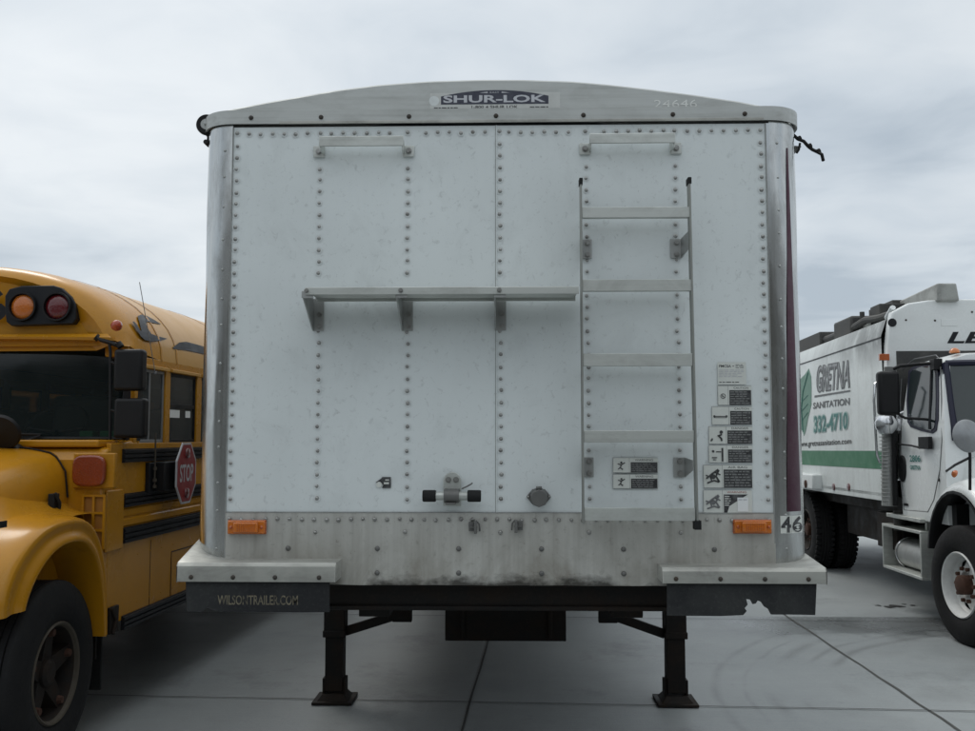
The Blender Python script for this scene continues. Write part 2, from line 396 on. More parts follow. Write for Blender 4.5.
for k in (1, 2, 3):
    line_strip(mb, (l1[0][0]-4.1*k, l1[0][1]), (l1[1][0]-4.1*k, l1[1][1]), .016, 28, 12, .004)
    line_strip(mb, (l2[0][0]+4.1*k, l2[0][1]), (l2[1][0]+4.1*k, l2[1][1]), .016, 28, 12, .004)
for k in (-2, -1, 0, 1, 2, 3, 4, 5):
    dy = 3.55*k if k else 0
    if k == 1: dy = 5.78-t1[0][1]
    elif k > 1: dy = 5.78-t1[0][1]+4.2*(k-1)
    line_strip(mb, (t1[0][0], t1[0][1]+dy), (t1[1][0], t1[1][1]+dy), .013, 16, 16, .0075)
struct(mb.build('pavement_joints', 'joint', smooth=0))
# ============================================================ GRAIN TRAILER
paint('print_mid', (.22, .225, .22), .5, .3, (.1, .1, .1), 0, 40)
paint('print_faded', (.20, .175, .12), .7, 1.2, (.02, .02, .02), 0, 30)
paint('decal_base', (.57, .58, .56), .5, .3, (.35, .35, .33), .2, 20)
alu('rail_dark', (.30, .31, .29), .5, True, .6, .6)
TR = thing('grain_trailer', 'white riveted hopper trailer with a ladder and warning stickers on its front wall', 'trailer')
W, RC, LEN = 1.30, 0.145, 12.2
ZB, ZT = 1.185, 3.14          # bottom hem, top of the wall
ZS = 1.475                    # seam between the white sheet and the lower sheet
XL, XR = -1.155, 1.142
def plan(off=0.0, n=10, back=None, ext=0.0):
    """outline of the body seen from above, left side -> nose -> right side"""
    r = RC+off; w = W+off; p = []
    if back is not None: p.append((-w, back))
    for i in range(n+1):
        a = pi/2*i/n; p.append((-w+r-r*cos(a), -off+r-r*sin(a)))
    for i in range(n+1):
        a = pi/2*i/n; p.append((w-r+r*sin(a), -off+r-r*cos(a)))
    if back is not None: p.append((w, back))
    return p
def rivets(mb, pts, r=.0086, h=.0068, y=-.001, ring=1):
    for x, z in pts:
        j = random.uniform(-.002, .002); k = random.uniform(.9, 1.12)
        mb.dome((x+j, y, z+random.uniform(-.003, .003)), (0, -1, 0), r*k, h*k, 8, 1, r*1.75*k if ring else None, 2)
# corner posts
for sgn in (-1, 1):
    mb = MB(); rows = []
    for z in [ZB-.01+(ZT-ZB+.02)*i/24 for i in range(25)]:
        row = []
        for i in range(15):
            a = pi/2*i/14; wob = .0012*sin(z*9+i*.7)
            row.append((sgn*(W-RC+(RC+wob)*sin(a)), RC-(RC+wob)*cos(a), z))
        row.append((sgn*W, RC+.22, z)); rows.append(row)
    mb.grid(rows)
    xi = sgn*(abs(XL if sgn < 0 else XR))
    mb.box(xi, sgn*(W-RC), -.001, -.004, ZB-.01, ZT)                       # lap over the sheet
    mb.box(xi-sgn*.004, xi, -.0008, -.0062, ZB, ZT, 1)
    for k in range(14):
        z = 1.35+k*.13; a = R(14)
        mb.dome((sgn*(W-RC+RC*sin(a)), RC-RC*cos(a), z+random.uniform(-.02, .02)), (sgn*sin(a), -cos(a), 0), .0065, .004, 7, mi=2)
    p = mb.build('corner_post', ['alu_post', 'seam', 'alu_plain'], TR)
    if sgn > 0:                                                           # reflection painted on the post as a maroon strip, widening downwards
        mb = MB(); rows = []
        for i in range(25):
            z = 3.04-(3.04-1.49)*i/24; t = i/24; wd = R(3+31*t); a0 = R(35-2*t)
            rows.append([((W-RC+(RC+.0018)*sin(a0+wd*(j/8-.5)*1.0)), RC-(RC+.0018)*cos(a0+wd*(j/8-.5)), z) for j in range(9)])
        mb.grid(rows); mb.build('painted_reflection', 'maroon', p)
# white front sheets
cols = [-1.135, -.773, -.393, .003, .372, .752, 1.118]
def pill(x, z):
    for i, (a, b_) in enumerate(zip(cols, cols[1:])):
        if a <= x <= b_: return sin(pi*(x-a)/(b_-a))*(.6+.8*sin(z*(2.1+.5*i)+i*1.7)+.4*sin(z*5.3+i*2.9))
    return 0
mb = MB(); rows = []
for i in range(25):
    z = ZS+(ZT-ZS)*i/24
    rows.append([(XL+(XR-XL)*k/120, .0035*min(1, min(z-ZS, ZT-z)/.2)*pill(XL+(XR-XL)*k/120, z), z) for k in range(121)])
mb.grid(rows)
P_ = []
def skip(x, z):
    for (a, b_, c, d) in ((-.80, -.74, 2.32, 2.46), (-.42, -.36, 2.32, 2.46), (-.03, .03, 2.32, 2.46)):
        if a < x < b_ and c < z < d: return True
    for (a, b_, c, d) in ((-.81, -.74, 3.0, 3.07), (-.43, -.36, 3.0, 3.07), (.34, .41, 3.0, 3.07), (.71, .79, 3.0, 3.07)):
        if a < x < b_ and c < z < d: return True
    return False
for ci, x in enumerate(cols):
    z = ZT-.085; k = 0
    while z > ZS+.055:
        if not skip(x, z): P_.append((x + (.004 if z < 2.2 and abs(x) < 1 else 0), z))
        z -= .0505
x = -1.085
while x < 1.09:
    if min(abs(x-c) for c in cols) > .03: P_.append((x, ZT-.03))
    x += .0512
P_ += [(c, ZT-.028) for c in cols]
mb.mi = mb.mi; rivets(mb, P_)
front = mb.build('front_sheet', ['panel_white', 'rivet', 'stain_ring'], TR, smooth=50)
mb = MB()
mb.box(-.0165, -.0140, -.0004, -.0024, ZS, ZT); mb.box(-.014, -.010, -.001, -.0042, ZS, ZT, 1)
mb.build('lap_seam', ['seam', 'panel_white'], front)
# lower sheet
mb = MB(); n = 60; rows = []
for j in range(7):
    row = []
    for k in range(n+1):
        x = XL+(XR-XL)*k/n; dent = .0012*sin(k*.9)*sin(k*.37) if j == 0 else 0
        zb = ZB+dent
        row.append((x, -.005-.003*(1-j/6)*sin(k*.5)**2, zb+(ZS+.008-zb)*j/6))
    rows.append(row)
mb.grid(rows)
L = []
x = XL+.02
while x < XR:
    L.append((x, ZS-.020)); x += .0512
L += [(c, ZS-.072) for c in cols[1:-1]]
L2 = [(c, 1.335) for c in (-.885, -.51, -.17, .175, .515, .89)]+[(c, 1.235) for c in (-.51, -.17, .175, .515)]
rivets(mb, L, .0085, .007, -.0085, 0)
for x_, z_ in L2: mb.dome((x_, -.0075, z_), (0, -1, 0), .0108, .008, 10, 3)
low = mb.build('lower_sheet', ['panel_lower', 'rivet', 'stain_ring', 'dark_steel'], TR, smooth=50)
mb = MB(); mb.box(XL, XR, -.0045, -.0075, ZS+.0085, ZS+.0115); mb.build('seam_strip', 'seam', low)
# body box behind the front: sides, back, floor
mb = MB()
for s in (-1, 1): mb.grid([[(s*W, RC+.2+(LEN-RC-.2)*i/20, z) for i in range(21)] for z in (ZB+.05, 2.1, ZT)])
mb.box(-W, W, LEN-.03, LEN, ZB+.05, ZT)
mb.box(-W+RC, W-RC, .012, .05, ZB, ZT-.01)
sd_ = mb.build('side_walls', ['alu_plain'], TR)
mb = MB()
for s in (-1, 1):
    for i in range(24): mb.box(s*W, s*(W+.035), .6+i*.5, .66+i*.5, ZB+.06, ZT-.02)
mb.build('side_posts', ['alu_plain'], TR)
# ---- roof cap: band, arched plate, bolts
band0, band1 = ZT+.012, ZT+.072
arch_pts = [(213, 113), (230, 110), (265, 103), (300, 97), (340, 90), (380, 85), (430, 81.5), (480, 80), (520, 80), (570, 81.5), (610, 85), (650, 89.5), (700, 96), (740, 102), (770, 108), (787, 113)]
AP = [at(px, py, .0) for px, py in arch_pts]
def arch(x):
    if x <= AP[0][0]: return AP[0][1]-.004
    if x >= AP[-1][0]: return AP[-1][1]-.004
    for (x0, z0), (x1, z1) in zip(AP, AP[1:]):
        if x0 <= x <= x1: return z0+(z1-z0)*(x-x0)/(x1-x0)
def dens(p, step=.03):
    o = [p[0]]
    for a, b_ in zip(p, p[1:]):
        k = max(1, int(math.dist(a, b_)/step))
        for i in range(1, k+1): o.append((a[0]+(b_[0]-a[0])*i/k, a[1]+(b_[1]-a[1])*i/k))
    return o
pb = dens(plan(.014, 10, .75)); pa = dens(plan(.004, 10, .75))
mb = MB()
def sag(x): return .0035*sin(x*3+1)
mb.grid([[(x*.995, y+.01, band0+.002) for x, y in pb], [(x, y, band0+sag(x)*.6) for x, y in pb], [(x, y, band1) for x, y in pb], [(x, y, band1+.004) for x, y in pa]])
cap = mb.build('roof_cap', 'alu_cap', TR)
mb = MB()
pd = dens(plan(.006, 10, .75))
mb.grid([[(x, y, band1-.012) for x, y in pd], [(x, y, max(band1, arch(x)-.006)) for x, y in pd], [(x, y+.006, max(band1, arch(x))+.001) for x, y in pd]])
mb.build('arched_plate', 'alu_cap', cap)
mb = MB(); mb.box(-.95, 1.13, -.017, -.011, band0-.0035, band0+.009); mb.build('rolled_edge', 'fender_alu', cap, bevel=.002)
for px in (251, 321, 409, 496, 583.5, 673, 745):
    x, z = at(px, 122, -.014); mb = MB()
    mb.dome((x, -.014, band0+.026), (0, -1, 0), .0105, .009, 10)
    mb.build('bolt', 'bolt_dark', cap)
# roof tarp (arched sheet to the back)
mb = MB(); xs = [-W+2*W*i/60 for i in range(61)]; rows = []
for k in range(26):
    y = .02+(LEN-.02)*k/25
    row = []
    for x in xs:
        yy = max(y, RC-sqrt(max(0, RC**2-max(0, abs(x)-(W-RC))**2))+.004) if k == 0 else y
        row.append((x, yy, max(band1, arch(x))-.004+(0 if k == 0 else .012*abs(sin(k*1.57))*(1-abs(x)/W))))
    rows.append(row)
mb.grid(rows[:2], 0); mb.grid(rows[1:], 1)
mb.build('roof_tarp', ['alu_cap', 'tarp'], TR)
# roll tube with end wheel at the left, strap and bracket at the right
mb = MB(); c = at(206, 124, .10); cx, cz = c
mb.cyl((cx-.002, .14, cz), (cx-.002, LEN, cz), .036, 16); rt = mb.build('tarp_roll_tube', 'tarp', TR)
mb = MB(); mb.rev([(.024, .0), (.042, -.004), (.046, .004), (.046, .02), (.042, .03), (.024, .03)], (cx, .10, cz), (0, 1, 0), 32); mb.build('end_wheel', 'black_rubber', rt)
mb = MB(); mb.cyl((cx, .098, cz), (cx, .135, cz), .025, 20); mb.cyl((cx, .085, cz), (cx, .1, cz), .007, 12); mb.build('hub', 'alu_plain', rt, bevel=.002)
mb = MB(); x, z = at(207, 143, .12); mb.cyl((x, .1, z), (x, .15, z), .011, 10); mb.tube([(x, .13, z), (x+.004, .13, z+.06), (cx, .14, cz)], .006); mb.build('tension_arm', 'black_plastic', rt)
mb = MB(); pts = []
for px, py in ((785, 123), (789, 127), (793, 133), (798, 139), (803, 142), (808, 147), (813, 149), (818, 151), (821, 155), (824, 160)):
    x, z = at(px, py, .13); pts.append((x, .13+.012*sin(px), z))
mb.tube(pts, .0075, 7)
for i in (3, 5, 7): mb.cyl(pts[i], Vector(pts[i])+Vector((.012, 0, .006)), .011, 8)
x, z = at(800, 143, .13); mb.tube([(x, .13, z), (x-.006, .13, z-.03), (x-.016, .13, z-.045)], .005, 6)
mb.build('rubber_strap', 'black_rubber', TR)
mb = MB(); a = at(790.5, 158, .15); b_ = at(790.5, 145, .15); c = at(802, 146, .15)
mb.prism([a, b_, c], 1, .15, .19); mb.box(a[0]-.01, a[0]+.006, .13, .25, a[1]-.01, b_[1]+.01); mb.build('tarp_stop_bracket', 'dark_steel', TR, bevel=.003)

# ---- grab handles
def bolt(mb, x, y, z, r=.012, mi=None): mb.cyl((x, y, z), (x, y-.004, z), r*1.35, 12, mi=mi); mb.cyl((x, y-.004, z), (x, y-.012, z), r, 6, mi=mi)
for xa, xb, zf, tilt in ((-.773, -.393, 3.03, .004), (.372, .752, 3.034, -.002)):
    mb = MB(); yb = -.075; hh = .042
    mb.box(xa+.01, xb-.01, yb, yb-.008, zf-.002, zf+hh)
    for s, xx in ((1, xa), (-1, xb)):
        mb.prism([(xx+s*.01, yb), (xx+s*.018, yb), (xx+s*.022, -.012), (xx+s*.014, -.012)], 2, zf-.018, zf+.028)
        mb.box(xx-s*.028, xx+s*.022, -.004, -.012, zf-.028, zf+.022)
    h = mb.build('grab_handle', 'alu_rung', TR, bevel=.003)
    for s, xx in ((1, xa), (-1, xb)):
        mb = MB(); bolt(mb, xx-s*.004, -.012, zf-.003, .010); mb.build('bolt', 'rivet', h)
# ---- walkway shelf on gusset brackets
yf = -.23
zt = 2.41; xs0, xs1 = at(305.5, 290, yf)[0], at(579, 290, yf)[0]
zt = at(440, 287, yf)[1]; zl = at(440, 294.5, yf)[1]
mb = MB(); mb.box(xs0, xs1, yf, yf-.006, zl, zt); mb.box(xs0, xs1, yf, -.03, zt-.012, zt-.004)
mb.box(xs0, xs1, -.03, -.036, zt-.03, zt-.004)
for k in range(14):                                            # stiffening ribs under the tread
    y = -.05-k*.0125; mb.box(xs0+.01, xs1-.01, y, y-.004, zt-.018, zt-.012)
shf = mb.build('walkway_shelf', 'alu_rung', TR, bevel=.002)
for xx in (-.773, -.393, .003):
    mb = MB()
    zb_ = at(400, 331, 0)[1]
    mb.box(xx-.022, xx+.026, -.003, -.009, zb_, zt-.012)
    mb.prism([(-.009, zt-.013), (yf+.004, zt-.013), (yf+.004, zl), (-.03, zb_+.01), (-.009, zb_)], 0, xx-.022, xx-.016)
    mb.box(xx-.022, xx+.026, yf+.002, yf+.006, zl-.012, zt-.013)
    g = mb.build('shelf_bracket', 'alu_plain', shf, bevel=.0015)
    mb = MB()
    for dz in (.02, .07): bolt(mb, xx+.008, -.009, zb_+dz, .008)
    bolt(mb, xx+.0, yf-.006, zt-.014, .007)
    mb.build('bolt', 'rivet', g)
# ---- ladder
YL = -.10
LD = bpy.data.objects.new('ladder', None); COL.objects.link(LD); LD.parent = TR; LD.empty_display_size = .1
xl0 = at(582, 350, YL)[0]; xr0 = at(693, 350, YL)[0]
zt_ = at(582, 184, YL)[1]; zb_ = at(584, 523, YL)[1]
for xx, top, bot, lean in ((xl0, zt_, zb_, 0), (xr0, zt_+.0, zb_+.005, .010)):
    mb = MB()
    mb.add([(xx+dx-(lean if i else 0)+lean*.5, y, z) for i, z in enumerate((bot, top)) for dx, y in ((-.004, YL-.016), (.004, YL-.016), (.004, YL+.03), (-.004, YL+.03))],
           [(0, 1, 2, 3), (7, 6, 5, 4), (0, 4, 5, 1), (1, 5, 6, 2), (2, 6, 7, 3), (3, 7, 4, 0)])
    rl = mb.build('rail', 'rail_dark', LD, bevel=.0015)
    mb = MB(); mb.box(xx-.007-lean*.5, xx+.007-lean*.5, YL-.018, YL+.032, top-.004, top+.022)
    if lean: mb.box(xx-.012+lean*.5, xx+.014+lean*.5, YL-.018, YL+.03, bot-.03, bot+.006)
    mb.build('rubber_tip', 'black_rubber', rl)
for (a, b_) in ((207, 217.5), (279.5, 291), (353.5, 366), (430.5, 442.5), (508, 521)):
    z1 = at(637, a, YL-.01)[1]; z0 = at(637, b_, YL-.01)[1]; mb = MB(); t = random.uniform(-.002, .002)
    mb.box(xl0+.004, xr0-.004, YL-.012, YL-.007, z0, z1); mb.box(xl0+.004, xr0-.004, YL-.007, YL+.02, z1-.005, z1-.001)
    mb.box(xl0+.004, xr0-.004, YL-.007, YL+.02, z0+.001, z0+.005)
    mb.build('rung', 'alu_rung', LD, bevel=.0015)
for side, xx, xc in ((-1, xl0, .372), (1, xr0, .752)):
    for pz in (249, 467):
        z = at(600, pz, 0)[1]; mb = MB()
        mb.box(xc-.026, xc+.022 if side < 0 else xc+.024, -.003, -.010, z-.042, z+.040)
        x0 = xc-.026 if side < 0 else xc+.018
        xe = xx+.005 if side < 0 else xx-.005
        mb.add([(x0, -.010, z-.042), (x0+.006, -.010, z-.042), (x0+.006, -.010, z+.040), (x0, -.010, z+.040),
                (xe, YL+.03, z-.012), (xe+.004, YL+.03, z-.012), (xe+.004, YL+.03, z+.062 if pz < 300 else z+.03), (xe, YL+.03, z+.062 if pz < 300 else z+.03)],
               [(0, 1, 2, 3), (7, 6, 5, 4), (0, 4, 5, 1), (1, 5, 6, 2), (2, 6, 7, 3), (3, 7, 4, 0)])
        g = mb.build('rail_bracket', 'alu_plain', LD, bevel=.001)
        mb = MB()
        for dz in (-.026, .024): bolt(mb, xc+(.004 if side < 0 else 0), -.010, z+dz, .009)
        mb.build('bolt', 'rivet', g)
# ---- air hose rest, socket, clips
mb = MB(); (xa, z1), (xb, z0) = at(443.4, 472, -.01), at(461.2, 506, -.01); xm = (xa+xb)/2; wd = (xb-xa)/2
poly = [(xm-wd, z0), (xm+wd, z0)]+[(xm+wd*cos(a), z1-wd+wd*sin(a)) for a in [pi*i/10 for i in range(11)]]
mb.prism(poly, 1, -.009, -.017); pl = mb.build('hose_rest', 'alu_rung', TR, bevel=.002)
mb = MB(); bolt(mb, xm-.016, -.017, z1-.032, .009); bolt(mb, xm+.016, -.017, z1-.032, .009); mb.build('bolt', 'rivet', pl)
zc = at(450, 496, -.06)[1]; X = lambda p: at(p, 496, -.06)[0]
mb = MB(); mb.cyl((X(430), -.06, zc), (X(474), -.06, zc), .018, 20); mb.build('tube', 'alu_rung', pl)
mb = MB(); mb.rev([(.019, 0), (.029, .0), (.029, .062), (.019, .062)], (X(444), -.058, zc), (1, 0, 0), 20)
mb.box(xa+.006, xb-.006, -.05, -.017, zc-.028, zc+.028); mb.box(xm-.024, xm+.020, -.04, -.088, zc-.034, zc-.026); mb.build('clamp', 'dark_steel', pl, bevel=.002)
for a, b_ in ((422.7, 436), (467.5, 481)):
    mb = MB(); mb.rev([(.0, 0), (.022, .0), (.0245, .004), (.0245, X(b_)-X(a)-.004), (.022, X(b_)-X(a)), (0, X(b_)-X(a))], (X(a), -.06, zc), (1, 0, 0), 20); mb.build('rubber_sleeve', 'black_rubber', pl)
mb = MB(); mb.tube([(X(462), -.06, zc+.03), (X(466), -.055, zc+.037), (X(471), -.05, zc+.048), (X(472), -.045, zc+.052)], .0035, 6); mb.build('wire_clip', 'dark_steel', pl)
xh, zh = at(538.8, 497, -.02); mb = MB()
mb.prism([(xh+.052*cos(a), zh+.037*sin(a)) for a in [pi*i/3 for i in range(6)]], 1, -.004, -.016)
mb.cyl((xh, -.016, zh+.004), (xh, -.062, zh-.002), .036, 24, .033); sk = mb.build('light_socket', 'dark_steel', TR, bevel=.003)
mb = MB(); mb.cyl((xh, -.062, zh-.002), (xh, -.071, zh-.003), .037, 8); mb.box(xh-.012, xh+.012, -.03, -.066, zh+.034, zh+.045); mb.build('lid', 'dark_steel', sk, bevel=.003)
mb = MB()
for k in range(2): mb.dome((xh+(-.043 if k else .043), -.016, zh+.0), (0, -1, 0), .006, .005)
mb.build('bolt', 'rivet', sk)
for (px, py, s) in ((474.5, 527, 1), (517, 526, -1)):
    x, z = at(px, py, -.03); mb = MB()
    mb.box(x-.024*s, x-.004*s, -.009, -.03, z-.018, z+.020); mb.box(x-.002*s, x+.010*s, -.009, -.052, z-.027, z+.024)
    mb.tube([(x+.010*s, -.03, z+.022), (x+.020*s, -.03, z+.012), (x+.022*s, -.03, z-.018)], .004, 6)
    mb.box(x-.020*s, x+.012*s, -.03, -.036, z-.006, z+.004)
    mb.build('hose_clip', 'dark_steel', TR, bevel=.0015)
# ---- amber side marker lamps
for a, b_ in (((227.5, 521), (264.5, 534)), ((734.5, 520.5), (772, 533.5))):
    (x0, z1), (x1, z0) = at(*a, -.03), at(*b_, -.03); mb = MB()
    mb.box(x0-.003, x1+.003, -.009, -.018, z0-.003, z1+.003); mk = mb.build('marker_lamp', 'amber_dull', TR, bevel=.003)
    mb = MB(); mb.box(x0, x1, -.018, -.030, z0, z1); mb.box(x0+.028, x1-.026, -.030, -.046, z0+.006, z1-.006)
    mb.build('lens', 'amber', mk, bevel=.004)
    mb = MB()
    for xx in (x0+.014, x1-.013): mb.dome((xx, -.030, (z0+z1)/2), (0, -1, 0), .007, .004)
    for k in range(9): xx = x0+.045+k*(x1-x0-.085)/8; mb.box(xx, xx+.002, -.046, -.0475, z0+.010, z1-.010)
    mb.build('screw', 'amber_dull', mk)
# ---- corner fenders (step shelves) and mud flaps
YF = -.145
def fender(s):
    x_in = at(334.5, 570, YF)[0] if s < 0 else at(663.5, 570, YF)[0]
    xo = s*1.305
    zt = at(400, 563.5, YF)[1] if s < 0 else at(700, 568, YF)[1]; zb = at(250, 582, YF)[1]
    mb = MB(); rise = .075 if s < 0 else .03
    # top deck, follows the round corner and rises at the outer rear
    nx = 16; rows = []
    for j in range(9):
        t = j/8; y = YF+.012+(.52-YF)*t; row = []
        for i in range(nx+1):
            u = i/nx; x = x_in+(xo-x_in)*u
            if y > -.012 and abs(x) < W+.002: # inside the body footprint: tuck under the sheet
                pass
            z = zt+rise*(max(0, u-.72)/.28)**1.6*min(1, t*2.2)
            row.append((x, y, z))
        rows.append(row)
    rows.insert(0, [(x, YF, z-.014) for x, y, z in rows[0]]); rows.insert(0, [(x, YF, zb) for x, y, z in rows[0]])
    mb.grid(rows)
    mb.grid([[(xo, r[-1][1], r[-1][2]) for r in rows], [(xo, r[-1][1], min(zb, r[-1][2])) for r in rows]])
    mb.grid([[(x_in, r[0][1], r[0][2]) for r in rows[:6]], [(x_in, r[0][1], min(zb, r[0][2])) for r in rows[:6]]])
    f = mb.build('corner_fender', 'fender_alu', TR, bevel=.004)
    md = f.modifiers.new('s', 'SOLIDIFY'); md.thickness = .004; md.offset = -1; f.modifiers.move(len(f.modifiers)-1, 0)
    for px in ((191, 233, 275, 319) if s < 0 else (676, 720.5, 765, 808.5)):
        mb = MB(); x = at(px, 577, YF)[0]; mb.dome((x, YF-.001, zb+.018), (0, -1, 0), .0095, .007, 9); mb.build('bolt', 'bolt_dark', f)
    # rubber flap
    mb = MB()
    if s < 0:
        top = [(186, 581), (329.5, 581)]; bot = [(329.5, 612), (300, 612.5), (260, 612), (226, 611.5), (219, 611), (213, 610), (208, 607.5), (205, 609), (202, 612), (187, 611)]
    else:
        top = [(667, 581), (816.5, 581)]; bot = [(815, 615), (790, 614.5), (771, 614.5), (768, 609), (764, 606.5), (761, 602), (757.5, 600.5), (755.5, 603.5), (752.5, 604), (750, 599.5), (746, 599), (747.5, 604.5), (744.5, 608), (746.5, 611), (743, 615), (720, 616), (667, 615.5)]
    poly = [at(*p, YF+.02) for p in top+bot]
    poly = [(x, z) for x, z in poly]
    mb.prism(poly, 1, YF+.016, YF+.026); fl = mb.build('mud_flap', 'flap_rubber', f)
    if s < 0:
        mb = MB(); (x0, z0), (x1, z1) = at(217.5, 604.8, YF+.016), at(298, 595.5, YF+.016)
        mb.text('WILSONTRAILER.COM', lambda u, v: (x0+u, YF+.0152, z0+v), x1-x0, z1-z0, bold=.012)
        mb.build('lettering', 'print_faded', fl)
    else:
        fl['label'] = 'rubber flap with a ragged notch torn out of its lower edge'
fender(-1); fender(1)
# ---- frame, legs, hopper, wheels
mb = MB()
zb = at(400, 609, .12)[1]
mb.box(-.92, .92, .10, .34, zb, ZB-.004); mb.box(-.92, .92, .085, .10, zb, zb+.02); mb.box(-1.20, 1.20, .07, .36, ZB-.018, ZB-.002)
for s in (-1, 1): mb.box(s*.50, s*.64, .34, 11.8, .99, 1.18)
mb.box(-1.2, 1.2, 2.45, 2.62, 1.0, 1.18); mb.box(-1.2, 1.2, 1.2, 1.3, 1.06, 1.18)
mb.box(-.55, .55, .4, 1.9, 1.12, 1.17); mb.cyl((0, 1.1, 1.12), (0, 1.1, 1.02), .045, 16)
mb.build('frame', 'frame_black', TR, bevel=.004)
mb = MB()   # floor and sloping hoppers
mb.box(-1.26, 1.26, .05, .8, ZB+.02, ZB+.05)
for y0, y1 in ((3.3, 6.6), (6.9, 10.2)):
    ym = (y0+y1)/2
    t_ = [(-1.25, y0, 1.24), (1.25, y0, 1.24), (1.25, y1, 1.24), (-1.25, y1, 1.24)]; b__ = [(-.38, ym-.4, .62), (.38, ym-.4, .62), (.38, ym+.4, .62), (-.38, ym+.4, .62)]
    mb.add(t_+b__, [(0, 1, 5, 4), (1, 2, 6, 5), (2, 3, 7, 6), (3, 0, 4, 7), (4, 5, 6, 7)])
mb.build('hopper', 'dark_steel', TR)
mb = MB(); (x0, z0), (x1, z1) = at(445, 641, 2.3), at(566, 605, 2.3)
mb.box(x0, x1, 2.3, 3.0, z0, z1+.12); 
for xx in (x0+.1, x1-.12): mb.box(xx, xx+.03, 2.285, 2.3, z0+.02, z1+.25)
mb.build('tool_box', 'frame_black', TR, bevel=.006)
YG = 2.62
for s, (pa, pb_) in ((-1, (325.5, 346)), (1, (664, 685))):
    x0, x1 = at(pa, 640, YG)[0], at(pb_, 640, YG)[0]; xc = (x0+x1)/2; hw = (x1-x0)/2
    mb = MB(); zt_ = at(335, 634, YG)[1]
    mb.box(xc-hw, xc+hw, YG-hw, YG+hw, zt_, 1.16); mb.box(xc-hw-.006, xc+hw+.006, YG-hw-.006, YG+hw+.006, zt_-.01, zt_+.035)
    lg = mb.build('landing_leg', 'frame_black', TR, bevel=.005)
    mb = MB(); mb.box(xc-hw*.86, xc+hw*.86, YG-hw*.86, YG+hw*.86, .075, zt_); mb.cyl((xc-hw, YG, .13), (xc+hw, YG, .13), .018, 10)
    mb.box(xc-hw*1.12, xc-hw*.86, YG-.05, YG+.05, .05, .16); mb.box(xc+hw*.86, xc+hw*1.12, YG-.05, YG+.05, .05, .16); mb.build('inner_leg', 'frame_black', lg, bevel=.004)
    mb = MB(); f0, f1 = (xc-.135, xc+.135); mb.box(f0, f1, YG-.14, YG+.14, .004, .022)
    mb.add([(xc-.105, YG-.105, .022), (xc+.105, YG-.105, .022), (xc+.105, YG+.105, .022), (xc-.105, YG+.105, .022), (xc-.075, YG-.075, .06), (xc+.075, YG-.075, .06), (xc+.075, YG+.075, .06), (xc-.075, YG+.075, .06)],
           [(0, 1, 5, 4), (1, 2, 6, 5), (2, 3, 7, 6), (3, 0, 4, 7), (4, 5, 6, 7)]); mb.build('foot', 'frame_black', lg, bevel=.003)
    mb = MB(); q0 = at(346 if s < 0 else 664.5, 631 if s < 0 else 634, YG); q1 = at(405 if s < 0 else 604, 612.5, YG)
    d = Vector((q1[0]-q0[0], q1[1]-q0[1])); n = Vector((-d.y, d.x)).normalized()*.03
    mb.prism([(q0[0]-n.x, q0[1]-n.y), (q0[0]+n.x, q0[1]+n.y), (q1[0]+n.x, q1[1]+n.y), (q1[0]-n.x, q1[1]-n.y)], 1, YG-.02, YG+.02)
    xa = at(393 if s < 0 else 598.5, 615, YG)[0]; xb = at(412 if s < 0 else 617, 615, YG)[0]
    mb.box(xa, xb, YG-.03, YG+.03, at(400, 621.5, YG)[1], 1.1); mb.build('brace', 'frame_black', lg, bevel=.003)
